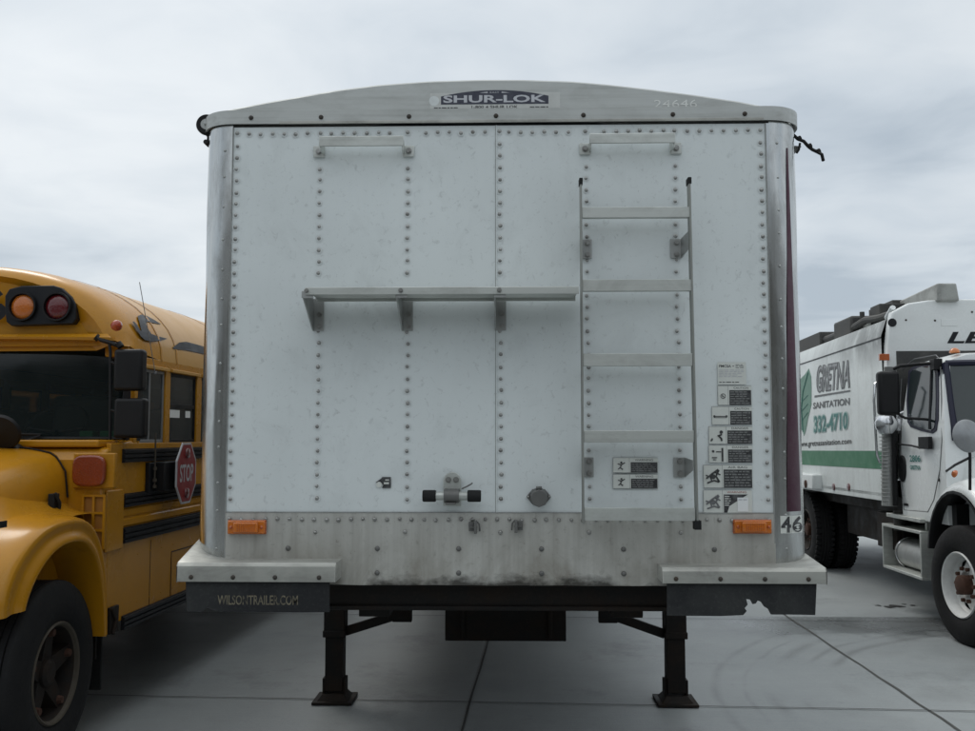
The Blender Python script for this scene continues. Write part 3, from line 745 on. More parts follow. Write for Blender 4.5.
def wheel(name, parent, loc, axis, r, wd, rimr, rimmat, steer=0, style='truck', edge=None, full=True):
    """wheel whose outer side faces +axis; returns the wheel part with tyre and rim children"""
    W_ = bpy.data.objects.new(name, None); COL.objects.link(W_); W_.parent = parent; W_.location = loc
    W_.rotation_euler = (0, 0, (0 if axis > 0 else pi)+steer); W_.empty_display_size = .1
    mb = MB(); h = wd/2; sw = .012
    prof = [(rimr-.012, h*.72), (rimr+.012, h*.92), (rimr+.05, h+sw*.7), ((r+rimr)/2, h+sw), (r-.07, h+sw*.2), (r-.035, h*.93), (r-.012, h*.84), (r-.002, h*.74)]
    tr = []
    for g in (.62, .30, -.02, -.34, -.62):
        tr += [(r, h*(g+.08)), (r, h*(g-.10)), (r-.013, h*(g-.115)), (r-.013, h*(g-.165)), (r, h*(g-.18))]
    tr = [t for t in tr if t[1] > -h*.72]
    prof = prof+[(r, h*.70)]+tr[1:]+[(r-.002, -h*.74), (r-.035, -h*.93), ((r+rimr)/2, -h-sw), (rimr+.012, -h*.92), (rimr-.012, -h*.7)]
    mb.rev(prof, (0, 0, 0), (1, 0, 0), 64)
    if style == 'lug':
        for i in range(44):
            a = 2*pi*i/44
            for sx in (-1, 1):
                c = Vector((sx*h*.72, cos(a+sx*.03)*(r-.002), sin(a+sx*.03)*(r-.002))); t = Vector((0, -sin(a), cos(a))); o_ = Vector((0, cos(a), sin(a)))
                v = []
                for dx in (-h*.24, h*.24):
                    for dt_ in (-.02, .02):
                        for do in (-.02, .014): v.append(c+Vector((dx, 0, 0))+t*dt_+o_*do)
                mb.add(v, [(0, 1, 3, 2), (4, 6, 7, 5), (0, 4, 5, 1), (2, 3, 7, 6), (0, 2, 6, 4), (1, 5, 7, 3)])
    mb.build('tyre', 'tyre', W_, smooth=30)
    mb = MB(); q = rimr
    if style == 'bus' or style == 'dark':       # cast spoke hub with rim ring
        mb.rev([(q+.012, h*.93), (q+.004, h*1.0), (q-.006, h*.95), (q-.014, h*.8)], (0, 0, 0), (1, 0, 0), 56, 1); mb.rev([(q-.014, h*.8), (q-.02, h*.6), (q-.03, -h*.2), (q-.03, -h*.9)], (0, 0, 0), (1, 0, 0), 56, 0); mb.rev([(q-.02, -h*.4), (0, -h*.4)], (0, 0, 0), (1, 0, 0), 40, 0)
        mb.rev([(0, h*.70), (.055, h*.70), (.075, h*.6), (.085, h*.1), (.14, h*.05), (.14, -h*.3), (0, -h*.3)], (0, 0, 0), (1, 0, 0), 32, 0)
        for i in range(5):
            a = 2*pi*i/5+.3; o_ = Vector((0, cos(a), sin(a))); t = Vector((0, -sin(a), cos(a))); X_ = Vector((1, 0, 0))
            v = []
            for rr, wt, x0, x1 in ((.06, .07, -h*.3, h*.45), (q-.022, .045, -h*.1, h*.62)):
                for sx in (-1, 1): v += [o_*rr+t*sx*wt+X_*x0, o_*rr+t*sx*wt*.8+X_*x1]
            mb.add(v, [(0, 1, 3, 2), (4, 6, 7, 5), (0, 4, 5, 1), (2, 3, 7, 6), (1, 5, 7, 3), (0, 2, 6, 4)], 0)
            mb.cyl(o_*(q-.048)+X_*h*.5, o_*(q-.048)+X_*h*.78, .028, 8, .02, mi=2)
        mats = ['rim_dark', 'rim_edge', 'rust']
    else:
        prof = [(q+.012, h*.93), (q+.004, h*1.02), (q-.008, h*.97), (q-.022, h*.7), (q-.03, h*.35), (q-.05, h*.18)]
        mb.rev(prof, (0, 0, 0), (1, 0, 0), 56, 0)
        n = 50; rows = [(q-.05, h*.18), (q-.058, h*.2), (q-.088, h*.32), (q-.114, h*.43), (.115, h*.48), (.1, h*.3), (0, h*.3)]
        # disc with hand holes between the second and third ring
        v = []; fs = []
        for (rr, o_) in rows:
            for i in range(n): a = 2*pi*i/n; v.append((o_, cos(a)*rr, sin(a)*rr))
        for j in range(len(rows)-1):
            for i in range(n):
                if j in (1, 2) and (i % 10) in (4, 5, 6): continue
                fs.append((j*n+i, j*n+(i+1) % n, (j+1)*n+(i+1) % n, (j+1)*n+i))
        mb.add(v, fs, 0)
        mb.rev([(q-.04, -h*.3), (0, -h*.3)], (0, 0, 0), (1, 0, 0), 40, 3)
        for i in range(10):
            a = 2*pi*i/10; c = Vector((0, cos(a)*.142, sin(a)*.142)); mb.cyl(c+Vector((h*.40, 0, 0)), c+Vector((h*.66, 0, 0)), .017, 6, mi=2)
        mb.rev([(.085, h*.3), (.085, h*.9), (.06, h*1.0), (0, h*1.0)], (0, 0, 0), (1, 0, 0), 24, 1)
        mats = [rimmat, 'rust', 'rust', 'tyre']
    mb.build('rim', mats, W_, smooth=30)
    return W_
for y in (10.2, 11.4):
    for s in (-1, 1):
        wheel('wheel', TR, (s*1.16, y, .51), s, .51, .26, .29, 'rim_white')
mb = MB(); mb.cyl((-1.1, 10.2, .51), (1.1, 10.2, .51), .06); mb.cyl((-1.1, 11.4, .51), (1.1, 11.4, .51), .06)
for s in (-1, 1): mb.box(s*.5, s*.6, 9.8, 11.8, .56, .99)
mb.build('axles', 'frame_black', TR)

# ---- decals (thin vinyl stickers on the front)
def plate(mb, x0, x1, z0, z1, y, mi=0, t=.0006): mb.box(x0, x1, y, y-t, z0, z1, mi)
def tiny_lines(mb, x0, x1, z0, z1, y, n, mi):
    h = (z1-z0)/n
    for i in range(n):
        z = z1-h*(i+.5); x = x0; end = x1-random.random()*(x1-x0)*.3
        while x < end:
            l = random.uniform(.008, .022); plate(mb, x, min(x+l, x1), z-h*.20, z+h*.20, y, mi, .0003); x += l+.004
YS = -.0045
D = [  # paper box, block box, header, pictogram
    ((717.3, 385.7, 751.4, 405.2), (729, 390.2, 751, 405), 'CAUTION', 'no'),
    ((711.3, 406.5, 751.9, 424.8), (729.8, 411, 751.6, 424.5), 'CAUTION', 'wrench'),
    ((708.2, 426.4, 752.4, 444), (727, 430.5, 752, 443.6), 'DANGER', 'push'),
    ((708.2, 445.2, 752.4, 462.8), (727.6, 449.5, 752, 462.4), 'DANGER', 'wall'),
    ((703, 464.9, 752.4, 488), (723.3, 469.5, 752, 487.6), 'AIR BAG', 'entangle'),
    ((703, 489.9, 752, 514.2), (723.4, 494.4, 748, 513.5), 'WARNING', 'entangle2'),
    ((612.7, 457.6, 657.6, 472.8), (630.5, 462.2, 657.3, 472.4), 'WARNING', 'fall'),
    ((612.7, 474.2, 657.6, 488.6), (630.8, 478.6, 657.3, 488.2), 'WARNING', 'fall2')]
def picto(mb, kind, cx, cz, s, y, mi=1):
    B = lambda pts, r: mb.tube([(cx+x*s, y, cz+z*s) for x, z in pts], r*s, 6, mi)
    Hd = lambda x, z, r=.13: mb.cyl((cx+x*s, y+.0004, cz+z*s), (cx+x*s, y-.0012, cz+z*s), r*s, 14, mi=mi)
    if kind == 'no':
        B([(.42*cos(a), .42*sin(a)) for a in [2*pi*i/18 for i in range(19)]], .05); B([(-.3, .3), (.3, -.3)], .05); B([(-.1, -.2), (-.1, .2)], .06)
    elif kind == 'wrench': B([(-.75, .0), (.75, .0)], .05); Hd(-.7, .0, .13); Hd(.68, .0, .13); B([(-.75, -.15), (.7, -.15)], .03)
    elif kind == 'push':
        Hd(.45, .45, .2); B([(.5, .2), (.15, -.05), (.45, -.3), (.5, -.6)], .12); B([(.3, .1), (.0, .0)], .08); B([(-.8, -.6), (-.6, -.3)], .09); Hd(-.7, -.5, .12)
    elif kind == 'wall': B([(.55, .8), (.55, -.8)], .11); Hd(-.55, .4, .15); B([(-.2, .35), (.4, .35)], .06); B([(-.7, -.35), (-.1, -.35)], .07); B([(-.6, -.6), (-.2, -.6)], .05)
    elif kind.startswith('entangle'):
        Hd(.0, .05, .26); B([(-.7, -.15), (-.1, .35), (.55, .8)], .10); B([(-.6, -.6), (.1, -.35), (.6, -.5)], .09); B([(.6, .75), (.3, .1), (.65, -.5)], .10)
        B([(-.75, .2), (-.3, .05), (-.1, -.5)], .07); B([(.2, .5), (.75, .25)], .07)
    elif kind.startswith('fall'): Hd(.0, .45, .15); B([(-.5, .3), (.0, .15), (.5, .45)], .08); B([(.0, .15), (-.15, -.25), (.2, -.5)], .10); B([(-.15, -.25), (-.45, -.45)], .08)
for box, blk, head, pk in D:
    (x0, z1), (x1, z0) = at(box[0], box[1]), at(box[2], box[3]); (a0, b1), (a1, b0) = at(blk[0], blk[1]), at(blk[2], blk[3])
    mb = MB(); plate(mb, x0, x1, z0, z1, YS)
    for (p, q, r_, t_) in ((x0, x1, z0, z0+.0012), (x0, x1, z1-.0012, z1), (x0, x0+.0012, z0, z1), (a0-.006, a0-.005, z0, z1)): plate(mb, p, q, r_, t_, YS-.0007, 2, .0002)
    hm = 1
    if pk == 'entangle2':
        k = .34; hm = 3
        mb.prism([(a0, b0), (a0+.014, b0+.004), (a0+.022, b0+.03), (a0+(a1-a0)*.45, b0+.045), (a1-.01, b1-.006), (a1, b1), (a0, b1)], 1, YS-.0007, YS-.0014, 1)
        tiny_lines(mb, a0+.004, a0+.028, b0+.03, b1-.004, YS-.0016, 5, 0)
        mb.text(head, lambda u, v: (a0+.014+u, YS-.0012, b1+.005+v), (a1-a0)*.8, .0085, 3)
    else:
        plate(mb, a0, a1, b0, b1, YS-.0007, 1); tiny_lines(mb, a0+.004, a1-.006, b0+.003, b1-.003, YS-.0016, 6 if b1-b0 > .06 else 5, 4)
        mb.text(head, lambda u, v: (a0+.018+u, YS-.0012, b1+.005+v), (a1-a0)*.68, .0085, 1)
    picto(mb, pk, (x0+a0)/2-.002, (z0+z1)/2-.003, min((a0-x0)*.5, (z1-z0)*.5)*.95, YS-.0012, 2 if pk == 'entangle2' else 1)
    o = mb.build('warning_decal', ['sticker', 'print_black', 'print_grey', 'print_red', 'print_mid'], TR)
    o['label'] = {'no': 'caution sticker with a crossed-out circle', 'wrench': 'caution sticker with a long horizontal bar drawn on it', 'push': 'danger sticker with a crouching figure', 'wall': 'danger sticker with a thick upright bar',
        'entangle': 'large sticker with an entangled figure and a full black text block', 'entangle2': 'lowest sticker of the column, its black text block torn away at lower right', 'fall': 'upper of the two stickers between the ladder rails', 'fall2': 'lower of the two stickers between the ladder rails'}[pk]
(x0, z1), (x1, z0) = at(717.3, 362.3), at(746, 384.6); mb = MB(); plate(mb, x0, x1, z0, z1, YS)
mb.text('FMCSA', lambda u, v: (x0+.006+u, YS-.001, z1-.022+v), .05, .011, 1, bold=.02); mb.box(x0+.062, x0+.068, YS-.001, YS-.0012, z1-.018, z1-.015, 1)
tiny_lines(mb, x0+.075, x1-.004, z1-.026, z1-.008, YS-.0008, 3, 2); tiny_lines(mb, x0+.005, x1-.01, z0+.03, z1-.03, YS-.0008, 5, 3); tiny_lines(mb, x0+.006, x1-.03, z0+.006, z0+.014, YS-.0008, 1, 1)
mb.build('inspection_decal', ['sticker', 'print_black', 'print_grey', 'silver_print'], TR)
(x0, z1), (x1, z0) = at(737, 497.5), at(748, 511.5); mb = MB(); plate(mb, x0, x1, z0, z1, YS-.0016); tiny_lines(mb, x0+.004, x1-.004, z1-.014, z1-.004, YS-.0024, 1, 1); mb.build('white_sticker', ['sticker_clean', 'silver_print'], TR)
(x0, z1), (x1, z0) = at(375.5, 477), at(391, 488); mb = MB(); mb.prism([(x0, z0+.022), (x0+.022, z1-.008), (x0+.03, z1), (x1, z1), (x1, z0), (x0+.028, z0), (x0+.034, z0+.012), (x0+.026, z0+.022)], 1, YS, YS-.0006, 1)
plate(mb, x0+.036, x1-.008, z0+.016, z0+.024, YS-.0008, 0); plate(mb, x0+.042, x1-.008, z0+.031, z0+.036, YS-.0008, 0); mb.cyl((x0+.016, YS-.0006, z0+.014), (x0+.016, YS-.0016, z0+.014), .012, 14, mi=0)
mb.build('worn_decal', ['sticker', 'print_black'], TR)
# roof maker's plate
mb = MB(); PY = -.0068
x0, z0 = at(441, 104.5, PY); x1, _ = at(548.5, 104.5, PY); xm = (x0+x1)/2
zc0 = at(441, 96.5, PY)[1]; zm = at(495, 90, PY)[1]
(px0, pz0), (px1, pz1) = at(430, 112, PY), at(560, 92, PY)
plate(mb, px0, px1, pz0, pz1, PY+.0004, 3, .0004)
top = [(x0+(x1-x0)*i/16, zc0+(zm-zc0)*(1-(2*i/16-1)**2)) for i in range(17)]
mb.prism([(x0, z0), (x1, z0)]+top[::-1], 1, PY, PY-.0008, 0)
mb.text('SHUR-LOK', lambda u, v: (x0+.010+u, PY-.0014, z0+.007+v), x1-x0-.022, .033, 1, bold=.03)
mb.text('EASY', lambda u, v: (xm-.02+u, PY-.0014, zm-.014+v), .04, .007, 1)
for s in (-1, 1): mb.prism([(xm+s*.03, zm-.013), (xm+s*.03, zm-.007), (xm+s*.065, zm-.012)], 1, PY-.0008, PY-.0014, 1)
mb.text('1-800 4 SHUR LOK', lambda u, v: (xm-.10+u, PY-.001, z0-.019+v), .20, .013, 2, bold=.01)
mb.text('1-800-474-8756', lambda u, v: (xm-.055+u, PY-.001, z0-.034+v), .11, .008, 2)
tiny_lines(mb, x0-.03, x0+.085, z0-.020, z0-.010, PY-.0006, 1, 2); tiny_lines(mb, x1-.08, x1+.02, z0-.019, z0-.009, PY-.0006, 1, 2)
mb.cyl((x0-.03, PY, z0+.016), (x0-.03, PY-.0007, z0+.016), .022, 20, mi=4)
mb.build('maker_decal', ['navy_print', 'silver_print', 'print_black', 'decal_base', 'stain_ring'], TR)
mb = MB(); (x0, z0), (x1, z1) = at(654, 107.5, PY), at(697, 99.5, PY)
mb.text('24646', lambda u, v: (x0+u, PY-.0004, z0+v), x1-x0, z1-z0, 0, bold=.0); mb.build('faded_number', 'print_faint', TR)
# fleet number 46 on the right corner post, bent round it
mb = MB(); zz0, zz1 = at(790, 533, .02)[1], at(790, 515.5, .02)[1]
def post(u, v, off=.003):
    a = u/RC; return (W-RC+(RC+off)*sin(a) if a > 0 else W-RC+u, RC-(RC+off)*cos(a) if a > 0 else -off-.001, zz0+v)
for c0, c1, ch in ((.010, .060, '4'), (.061, .132, '6')):
    mb.grid([[post(c0+(c1-c0)*i/6, v, .0024) for i in range(7)] for v in (0, zz1-zz0)], 0)
    mb.text(ch, lambda u, v: post(c0+.003+u, v+.003, .004), c1-c0-.006, zz1-zz0-.006, 1, bold=.03)
mb.build('fleet_number', ['sticker', 'print_black'], TR)
# ============================================================ SCHOOL BUS (front left of frame)
BA = R(-2.71); ub = Vector((sin(-BA), cos(-BA), 0)); vb = Vector((ub.y, -ub.x, 0))
BL = CAM+ub*5.4-vb*3.95; BL.z = 0
BF = Frame(BL, BA)
BUS = thing('school_bus', 'yellow school bus with black rub rails and a folded stop sign on its flank', 'bus', BL, BA)
def bs(px, py, x=1.2): p = BF.hit(px, py, 0, x); return p.y, p.z       # on the flank -> y, z
def bf(px, py, y): p = BF.hit(px, py, 1, y); return p.x, p.z           # on a cross plane -> x, z
YFB = .62                       # windshield plane
HW = 1.2; BLN = 8.6
def arch_bus(z0=2.33, zc=2.96, hw=HW, n=26, p=2.2):
    return [(hw*(-1 if a < 0 else 1)*abs(sin(a))**(2/p)*1.0, z0+(zc-z0)*abs(cos(a))**(2/p)) for a in [-pi/2+pi*i/n for i in range(n+1)]]
# roof with moulded front cap
mb = MB(); rows = []
for y, k, dz in ((YFB-.10, .90, -.085), (YFB-.075, .945, -.045), (YFB-.01, .975, -.018), (YFB+.12, .992, -.004), (YFB+.42, 1, 0)):
    rows.append([(x*k, y, max(z*1+dz*(1 if z > 2.4 else .3), 2.392 if k < .98 else z if k == 1 else 2.36)) for x, z in arch_bus(2.33)])
mb.grid(rows, 0)
rows.insert(0, [(x*.90, YFB-.055, z-.03) for x, y, z in rows[0]])
mb.v = []; mb.f = []; mb.mi = []; mb.grid(rows, 0); cap_front = rows[0]
mb.add(cap_front, [list(range(len(cap_front)))], 0)
mb.build('roof_cap', 'bus_yellow', BUS, smooth=40)
mb = MB(); rows = []
for i in range(16):
    y = YFB+.42+(BLN-YFB-.42)*i/15; rows.append([(x, y, z) for x, z in arch_bus(2.33)])
mb.grid(rows)
rf = mb.build('roof', 'bus_roof', BUS, smooth=40)
mb = MB()
for y in (YFB+.43, 1.32, 2.6, 4.1, 5.6, 7.1):
    a = arch_bus(2.33, 2.963, HW+.003); mb.grid([[(x, y-.012, z) for x, z in a], [(x, y-.012, z+.002) for x, z in a], [(x, y+.012, z+.002) for x, z in a]])
mb.build('seam', 'bus_yellow', rf)
# brow: recessed lamp board in the cap
Zw1 = bf(60, 346, YFB-.03)[1]; Zw0 = bf(60, 438, YFB-.06)[1]
yb_ = YFB-.10
mb = MB()
lo = bf(40, 336, yb_)[1]
mb.grid([[(1.06*sx, yb_-.0, lo+.012) for sx in [-1+2*i/20 for i in range(21)]], [(1.10*sx, yb_-.035, lo-.004-.012*sx*sx) for sx in [-1+2*i/20 for i in range(21)]],
         [(1.13*sx, yb_-.03, lo-.018-.02*sx*sx) for sx in [-1+2*i/20 for i in range(21)]], [(1.15*sx, yb_+.05, lo-.034-.02*sx*sx) for sx in [-1+2*i/20 for i in range(21)]]])
mb.box(-1.10, 1.10, yb_+.02, YFB+.06, Zw1-.005, Zw1+.05)
mb.build('brow', 'bus_yellow', BUS, smooth=50)
def lamp_board(pxs, mirror=False, label=None):
    poly = [bf(px, py, yb_-.004) for px, py in pxs]; cxs = [bf(24, 307, yb_-.004), bf(58.5, 307, yb_-.004)]
    if mirror: poly = [(-x, z) for x, z in poly]; cxs = [(-x, z) for x, z in cxs]
    mb = MB(); mb.prism(poly, 1, yb_-.012, yb_+.07); b_ = mb.build('warning_lamps', 'black_paint', BUS, bevel=.006)
    for (cx, cz), m, r in zip(cxs, ('orange_lens', 'red_lens'), (.082, .082)):
        mb = MB(); mb.rev([(r+.014, -.0), (r+.012, .024), (r+.002, .024), (r, .0)], (cx, yb_-.012, cz), (0, -1, 0), 32, 0); h_ = mb.build('lamp_ring', 'black_plastic', b_)
        mb = MB(); mb.dome((cx, yb_-.012, cz), (0, -1, 0), r, .022, 28); mb.build('lens', m, b_)
bp = [(7, 322), (5.5, 312), (5.5, 296), (10, 289), (22, 286), (54, 285.5), (62, 288), (72, 297), (76, 304), (76.5, 319), (73, 324), (12, 326)]
lamp_board(bp); lamp_board(bp, True)
# route number on the cap, only its last digit is in the picture
mb = MB(); a, z0 = bf(5, 321, yb_); _, z1 = bf(5, 290, yb_)
mb.text('6', lambda u, v: (a-.140+u, yb_-.004, z0+v), .15, z1-z0, bold=.02)
mb.build('bus_number', 'black_paint', BUS)
# floor, dash, inner lining
mb = MB(); mb.box(-1.15, 1.15, YFB+.02, BLN-.05, .95, 1.0, 0); mb.box(-1.12, 1.12, YFB+.05, YFB+.35, 1.0, 1.72, 0)
mb.box(-1.14, 1.14, YFB+.1, BLN-.1, 2.42, 2.45, 1); mb.box(-1.15, 1.15, BLN-.08, BLN-.05, 1, 2.4, 1)
mb.build('interior', ['black_plastic', 'interior'], BUS)
for i in range(8):
    for s in (-1, 1):
        mb = MB(); y = 1.9+i*.75; mb.box(s*.28, s*1.12, y, y+.1, 1.25, 2.02); mb.box(s*.28, s*1.12, y-.38, y, 1.3, 1.42); mb.build('seat', 'seat_green', BUS, bevel=.04, seg=3)
mb = MB(); cx = .55; mb.box(cx-.25, cx+.25, 1.25, 1.36, 1.2, 2.1); mb.box(cx-.25, cx+.25, .95, 1.25, 1.2, 1.33); mb.build('driver_seat', 'seat_green', BUS, bevel=.04, seg=3)
mb = MB(); mb.rev([(.21, -.012), (.225, 0), (.21, .012), (.198, 0)], (cx, .86, 1.86), (0, -.75, .65), 32); mb.tube([(cx-.2, .86, 1.86), (cx, .88, 1.83), (cx+.2, .86, 1.86)], .012); mb.tube([(cx, .88, 1.83), (cx, .7, 1.7)], .02); mb.build('steering_wheel', 'black_plastic', BUS)
# flank: lower wall, header, pillars (windows are real openings)
yc = bs(104, 500, 1.2)[0]+.01   # cowl front edge
ZB1, ZW = .64, 1.76; ZH = 2.26
wins = [(bs(141, 400)[0], bs(165.5, 400)[0]), (bs(170.5, 400)[0], bs(197, 400)[0])]
w_ = wins[1][1]-wins[1][0]; y = wins[1][1]+.10
while y+.55 < BLN-.3: wins.append((y, y+.55)); y += .68
door_w = (YFB+.10, bs(139, 400)[0])
for s in (1, -1):
    mb = MB(); X0, X1 = s*(HW-.03), s*HW
    mb.box(X0, X1, yc+.06, BLN, ZB1, ZW); mb.box(X0, X1, YFB+.02, BLN, ZH, 2.335)
    edges = [(YFB+.02, YFB+.07)]; prev = door_w[1]; last = door_w[1]
    for a, b_ in wins: edges.append((last, a)); last = b_
    edges.append((last, BLN))
    for a, b_ in edges: mb.box(X0, X1-s*.0015, a, b_, ZW-.001, ZH+.001)
    sw = mb.build('side_wall', 'bus_yellow', BUS, bevel=.003)
    for i, (a, b_) in enumerate([door_w]+wins):
        mb = MB(); t = .022; fr = X1-s*.012
        za, zb_ = ZW, ZH
        for (p, q, r_, u_) in ((a, b_, za, za+t), (a, b_, zb_-t, zb_), (a, a+t, za+t, zb_-t), (b_-t, b_, za+t, zb_-t)): mb.box(fr, fr-s*.02, p, q, r_, u_)
        if i == 0: mb.box(fr, fr-s*.02, (a+b_)/2, (a+b_)/2+.018, za+t, zb_-t)
        elif i > 1: mb.box(fr, fr-s*.015, a+t, b_-t, (za+zb_)/2, (za+zb_)/2+.03)
        else: mb.box(fr, fr-s*.02, a+(b_-a)*.38, a+(b_-a)*.38+.02, za+t, zb_-t)
        wn = mb.build('window', 'grey_frame' if i < 2 else 'black_plastic', BUS, bevel=.002)
        mb = MB(); mb.box(fr-s*.008, fr-s*.012, a+t-.004, b_-t+.004, za+t-.004, zb_-t+.004); mb.build('pane', 'glass_side', wn)
        if s > 0 and i == 2:
            for (p, q, r_, u_) in ((171.5, 182, 409.5, 418), (188, 192.5, 411, 418)):
                (ya, z1), (yb2, z0) = bs(p, q if False else r_), bs(q, u_)
                mb = MB(); mb.box(fr-s*.0065, fr-s*.0078, ya, yb2, z0, z1); mb.build('window_sticker', 'sticker_clean', wn)
        mb = MB()                                                  # drip moulding above the window
        if i: mb.prism([(s*HW, zb_+.03), (s*(HW+.022), zb_+.022), (s*(HW+.022), zb_+.004), (s*HW, zb_+.008)], 1, a-.02, b_+.02); mb.build('drip_rail', 'bus_roof', wn)
    # rub rails with ribs
    for z0, z1, ya in ((bs(122, 463)[1], bs(122, 449)[1], bs(122, 455)[0]), (bs(122, 508)[1], bs(122, 494)[1], bs(122, 500)[0]), (bs(122, 544)[1], bs(122, 528)[1], bs(122, 535)[0]), (bs(122, 630)[1], bs(122, 616)[1], bs(121, 625)[0])):
        mb = MB(); h = z1-z0
        prof = [(s*(HW-.002), z0)]
        for k in range(3): prof += [(s*(HW+.022), z0+h*(k+.12)/3), (s*(HW+.022), z0+h*(k+.72)/3), (s*(HW+.010), z0+h*(k+.8)/3), (s*(HW+.010), z0+h*(k+.98)/3)]
        prof += [(s*(HW-.002), z1)]
        mb.prism(prof, 1, ya, BLN-.02); mb.build('rub_rail', 'black_paint', BUS, smooth=25)
    za, zb_ = bs(122, 528)[1], bs(122, 508)[1]
    mb = MB()
    for k in range(2): z = za+(zb_-za)*(k+.5)/2; mb.prism([(s*(HW-.001), z-.03), (s*(HW+.010), z-.018), (s*(HW+.010), z+.018), (s*(HW-.001), z+.03)], 1, bs(122, 515)[0], BLN-.02)
    mb.build('pressed_ribs', 'bus_yellow', BUS)
mb = MB(); mb.box(-HW+.03, HW-.03, BLN-.03, BLN, ZB1, 2.4); ar = [(x, BLN-.01, z) for x, z in arch_bus(2.33)]; mb.add(ar, [list(range(len(ar)))]); mb.build('rear_wall', 'bus_yellow', BUS)
mb = MB()
for s in (1, -1):
    for k in range(40):
        y = .75+k*.19
        for z in (1.03, .72): mb.dome((s*HW, y, z), (s, 0, 0), .006, .004, 6)
mb.build('body_rivets', 'bus_yellow', BUS)
ya, yb2 = bs(171, 560)[0], bs(171, 560)[0]+.75; z1, z0 = bs(171, 552)[1], bs(171, 597)[1]
mb = MB(); mb.tube([(HW+.001, ya, z0), (HW+.001, ya, z1), (HW+.001, yb2, z1), (HW+.001, yb2, z0), (HW+.001, ya, z0)], .004, 5); hb = mb.build('side_hatch', 'rim_dark', BUS)
mb = MB(); mb.box(HW, HW+.012, ya+.34, ya+.42, z1-.10, z1-.06); mb.build('latch', 'grey_frame', hb, bevel=.003)
mb = MB()
for y in (bs(150, 560)[0], 3.4, 5.2, 7.0): mb.box(HW-.001, HW+.0015, y, y+.006, .66, 1.10)
mb.build('panel_joint', 'rim_dark', BUS)
# windshield, corner pillars
mb = MB(); zt_, zb_ = Zw1+.02, Zw0
def wsx(x, z):   # slightly bowed and raked glass
    return YFB-.055+.16*(abs(x)/1.2)**3+.05*((z-zb_)/(zt_-zb_))
for s in (-1, 1):
    mb.grid([[(s*(.03+1.06*i/12), wsx(.03+1.06*i/12, z), z) for i in range(13)] for z in (zb_-.01, (zb_+zt_)/2, zt_)])
mb.build('windshield', 'glass_dark', BUS)
mb = MB()
for s in (-1, 1):
    mb.tube([(s*1.10, wsx(1.10, zb_)-.004, zb_-.03), (s*1.115, wsx(1.10, zt_)-.004, zt_+.03)], .018, 10)
    mb.box(s*1.10, s*(HW-.001), wsx(1.1, zb_)+.0, YFB+.12, zb_-.02, 2.33)
    mb.tube([(s*(.0+1.1*i/8), wsx(1.1*i/8, zb_)-.004, zb_-.004) for i in range(9)], .014, 8)
mb.box(-.02, .02, YFB-.06, YFB-.03, zb_, zt_)
mb.build('windshield_frame', 'black_plastic', BUS)
mb = MB(); mb.tube([(.52, wsx(.52, zb_)-.05, zb_-.02), (.62, wsx(.6, zb_)-.035, zb_+.02), (.1, wsx(.3, zb_)-.03, zb_+.035)], .009, 6); mb.tube([(-.45, wsx(.5, zb_)-.05, zb_-.02), (-.9, wsx(.9, zb_)-.03, zb_+.03)], .009, 6)
mb.build('wipers', 'black_plastic', BUS)
# items seen behind the glass on the dash
mb = MB()
for x, wd, c in ((.78, .09, 0), (.92, .11, 0)): mb.box(x, x+wd, YFB+.12, YFB+.2, 1.72, 1.84, c)
mb.box(1.03, 1.08, YFB+.12, YFB+.2, 1.72, 1.80, 1); mb.build('dash_boxes', ['green_band', 'stop_red'], BUS, bevel=.004)
# cowl
mb = MB(); zc = Zw0-.015
mb.prism([(yc-.02, ZB1), (yc-.02, 1.66), (yc+.03, zc-.05), (YFB-.02, zc), (YFB+.12, zc), (YFB+.12, ZB1)], 0, -HW+.002, HW-.002)
cw = mb.build('cowl', 'bus_yellow', BUS, bevel=.02, seg=3)
mb = MB(); x0, z1 = bf(64, 440.5, yc+.02); x1, z0 = bf(113, 446.5, yc+.02); mb.box(-1.15, 1.15, yc+.0, YFB, z0-.005, z1+.004); mb.build('cowl_lip', 'bus_yellow', cw, bevel=.012, seg=3)
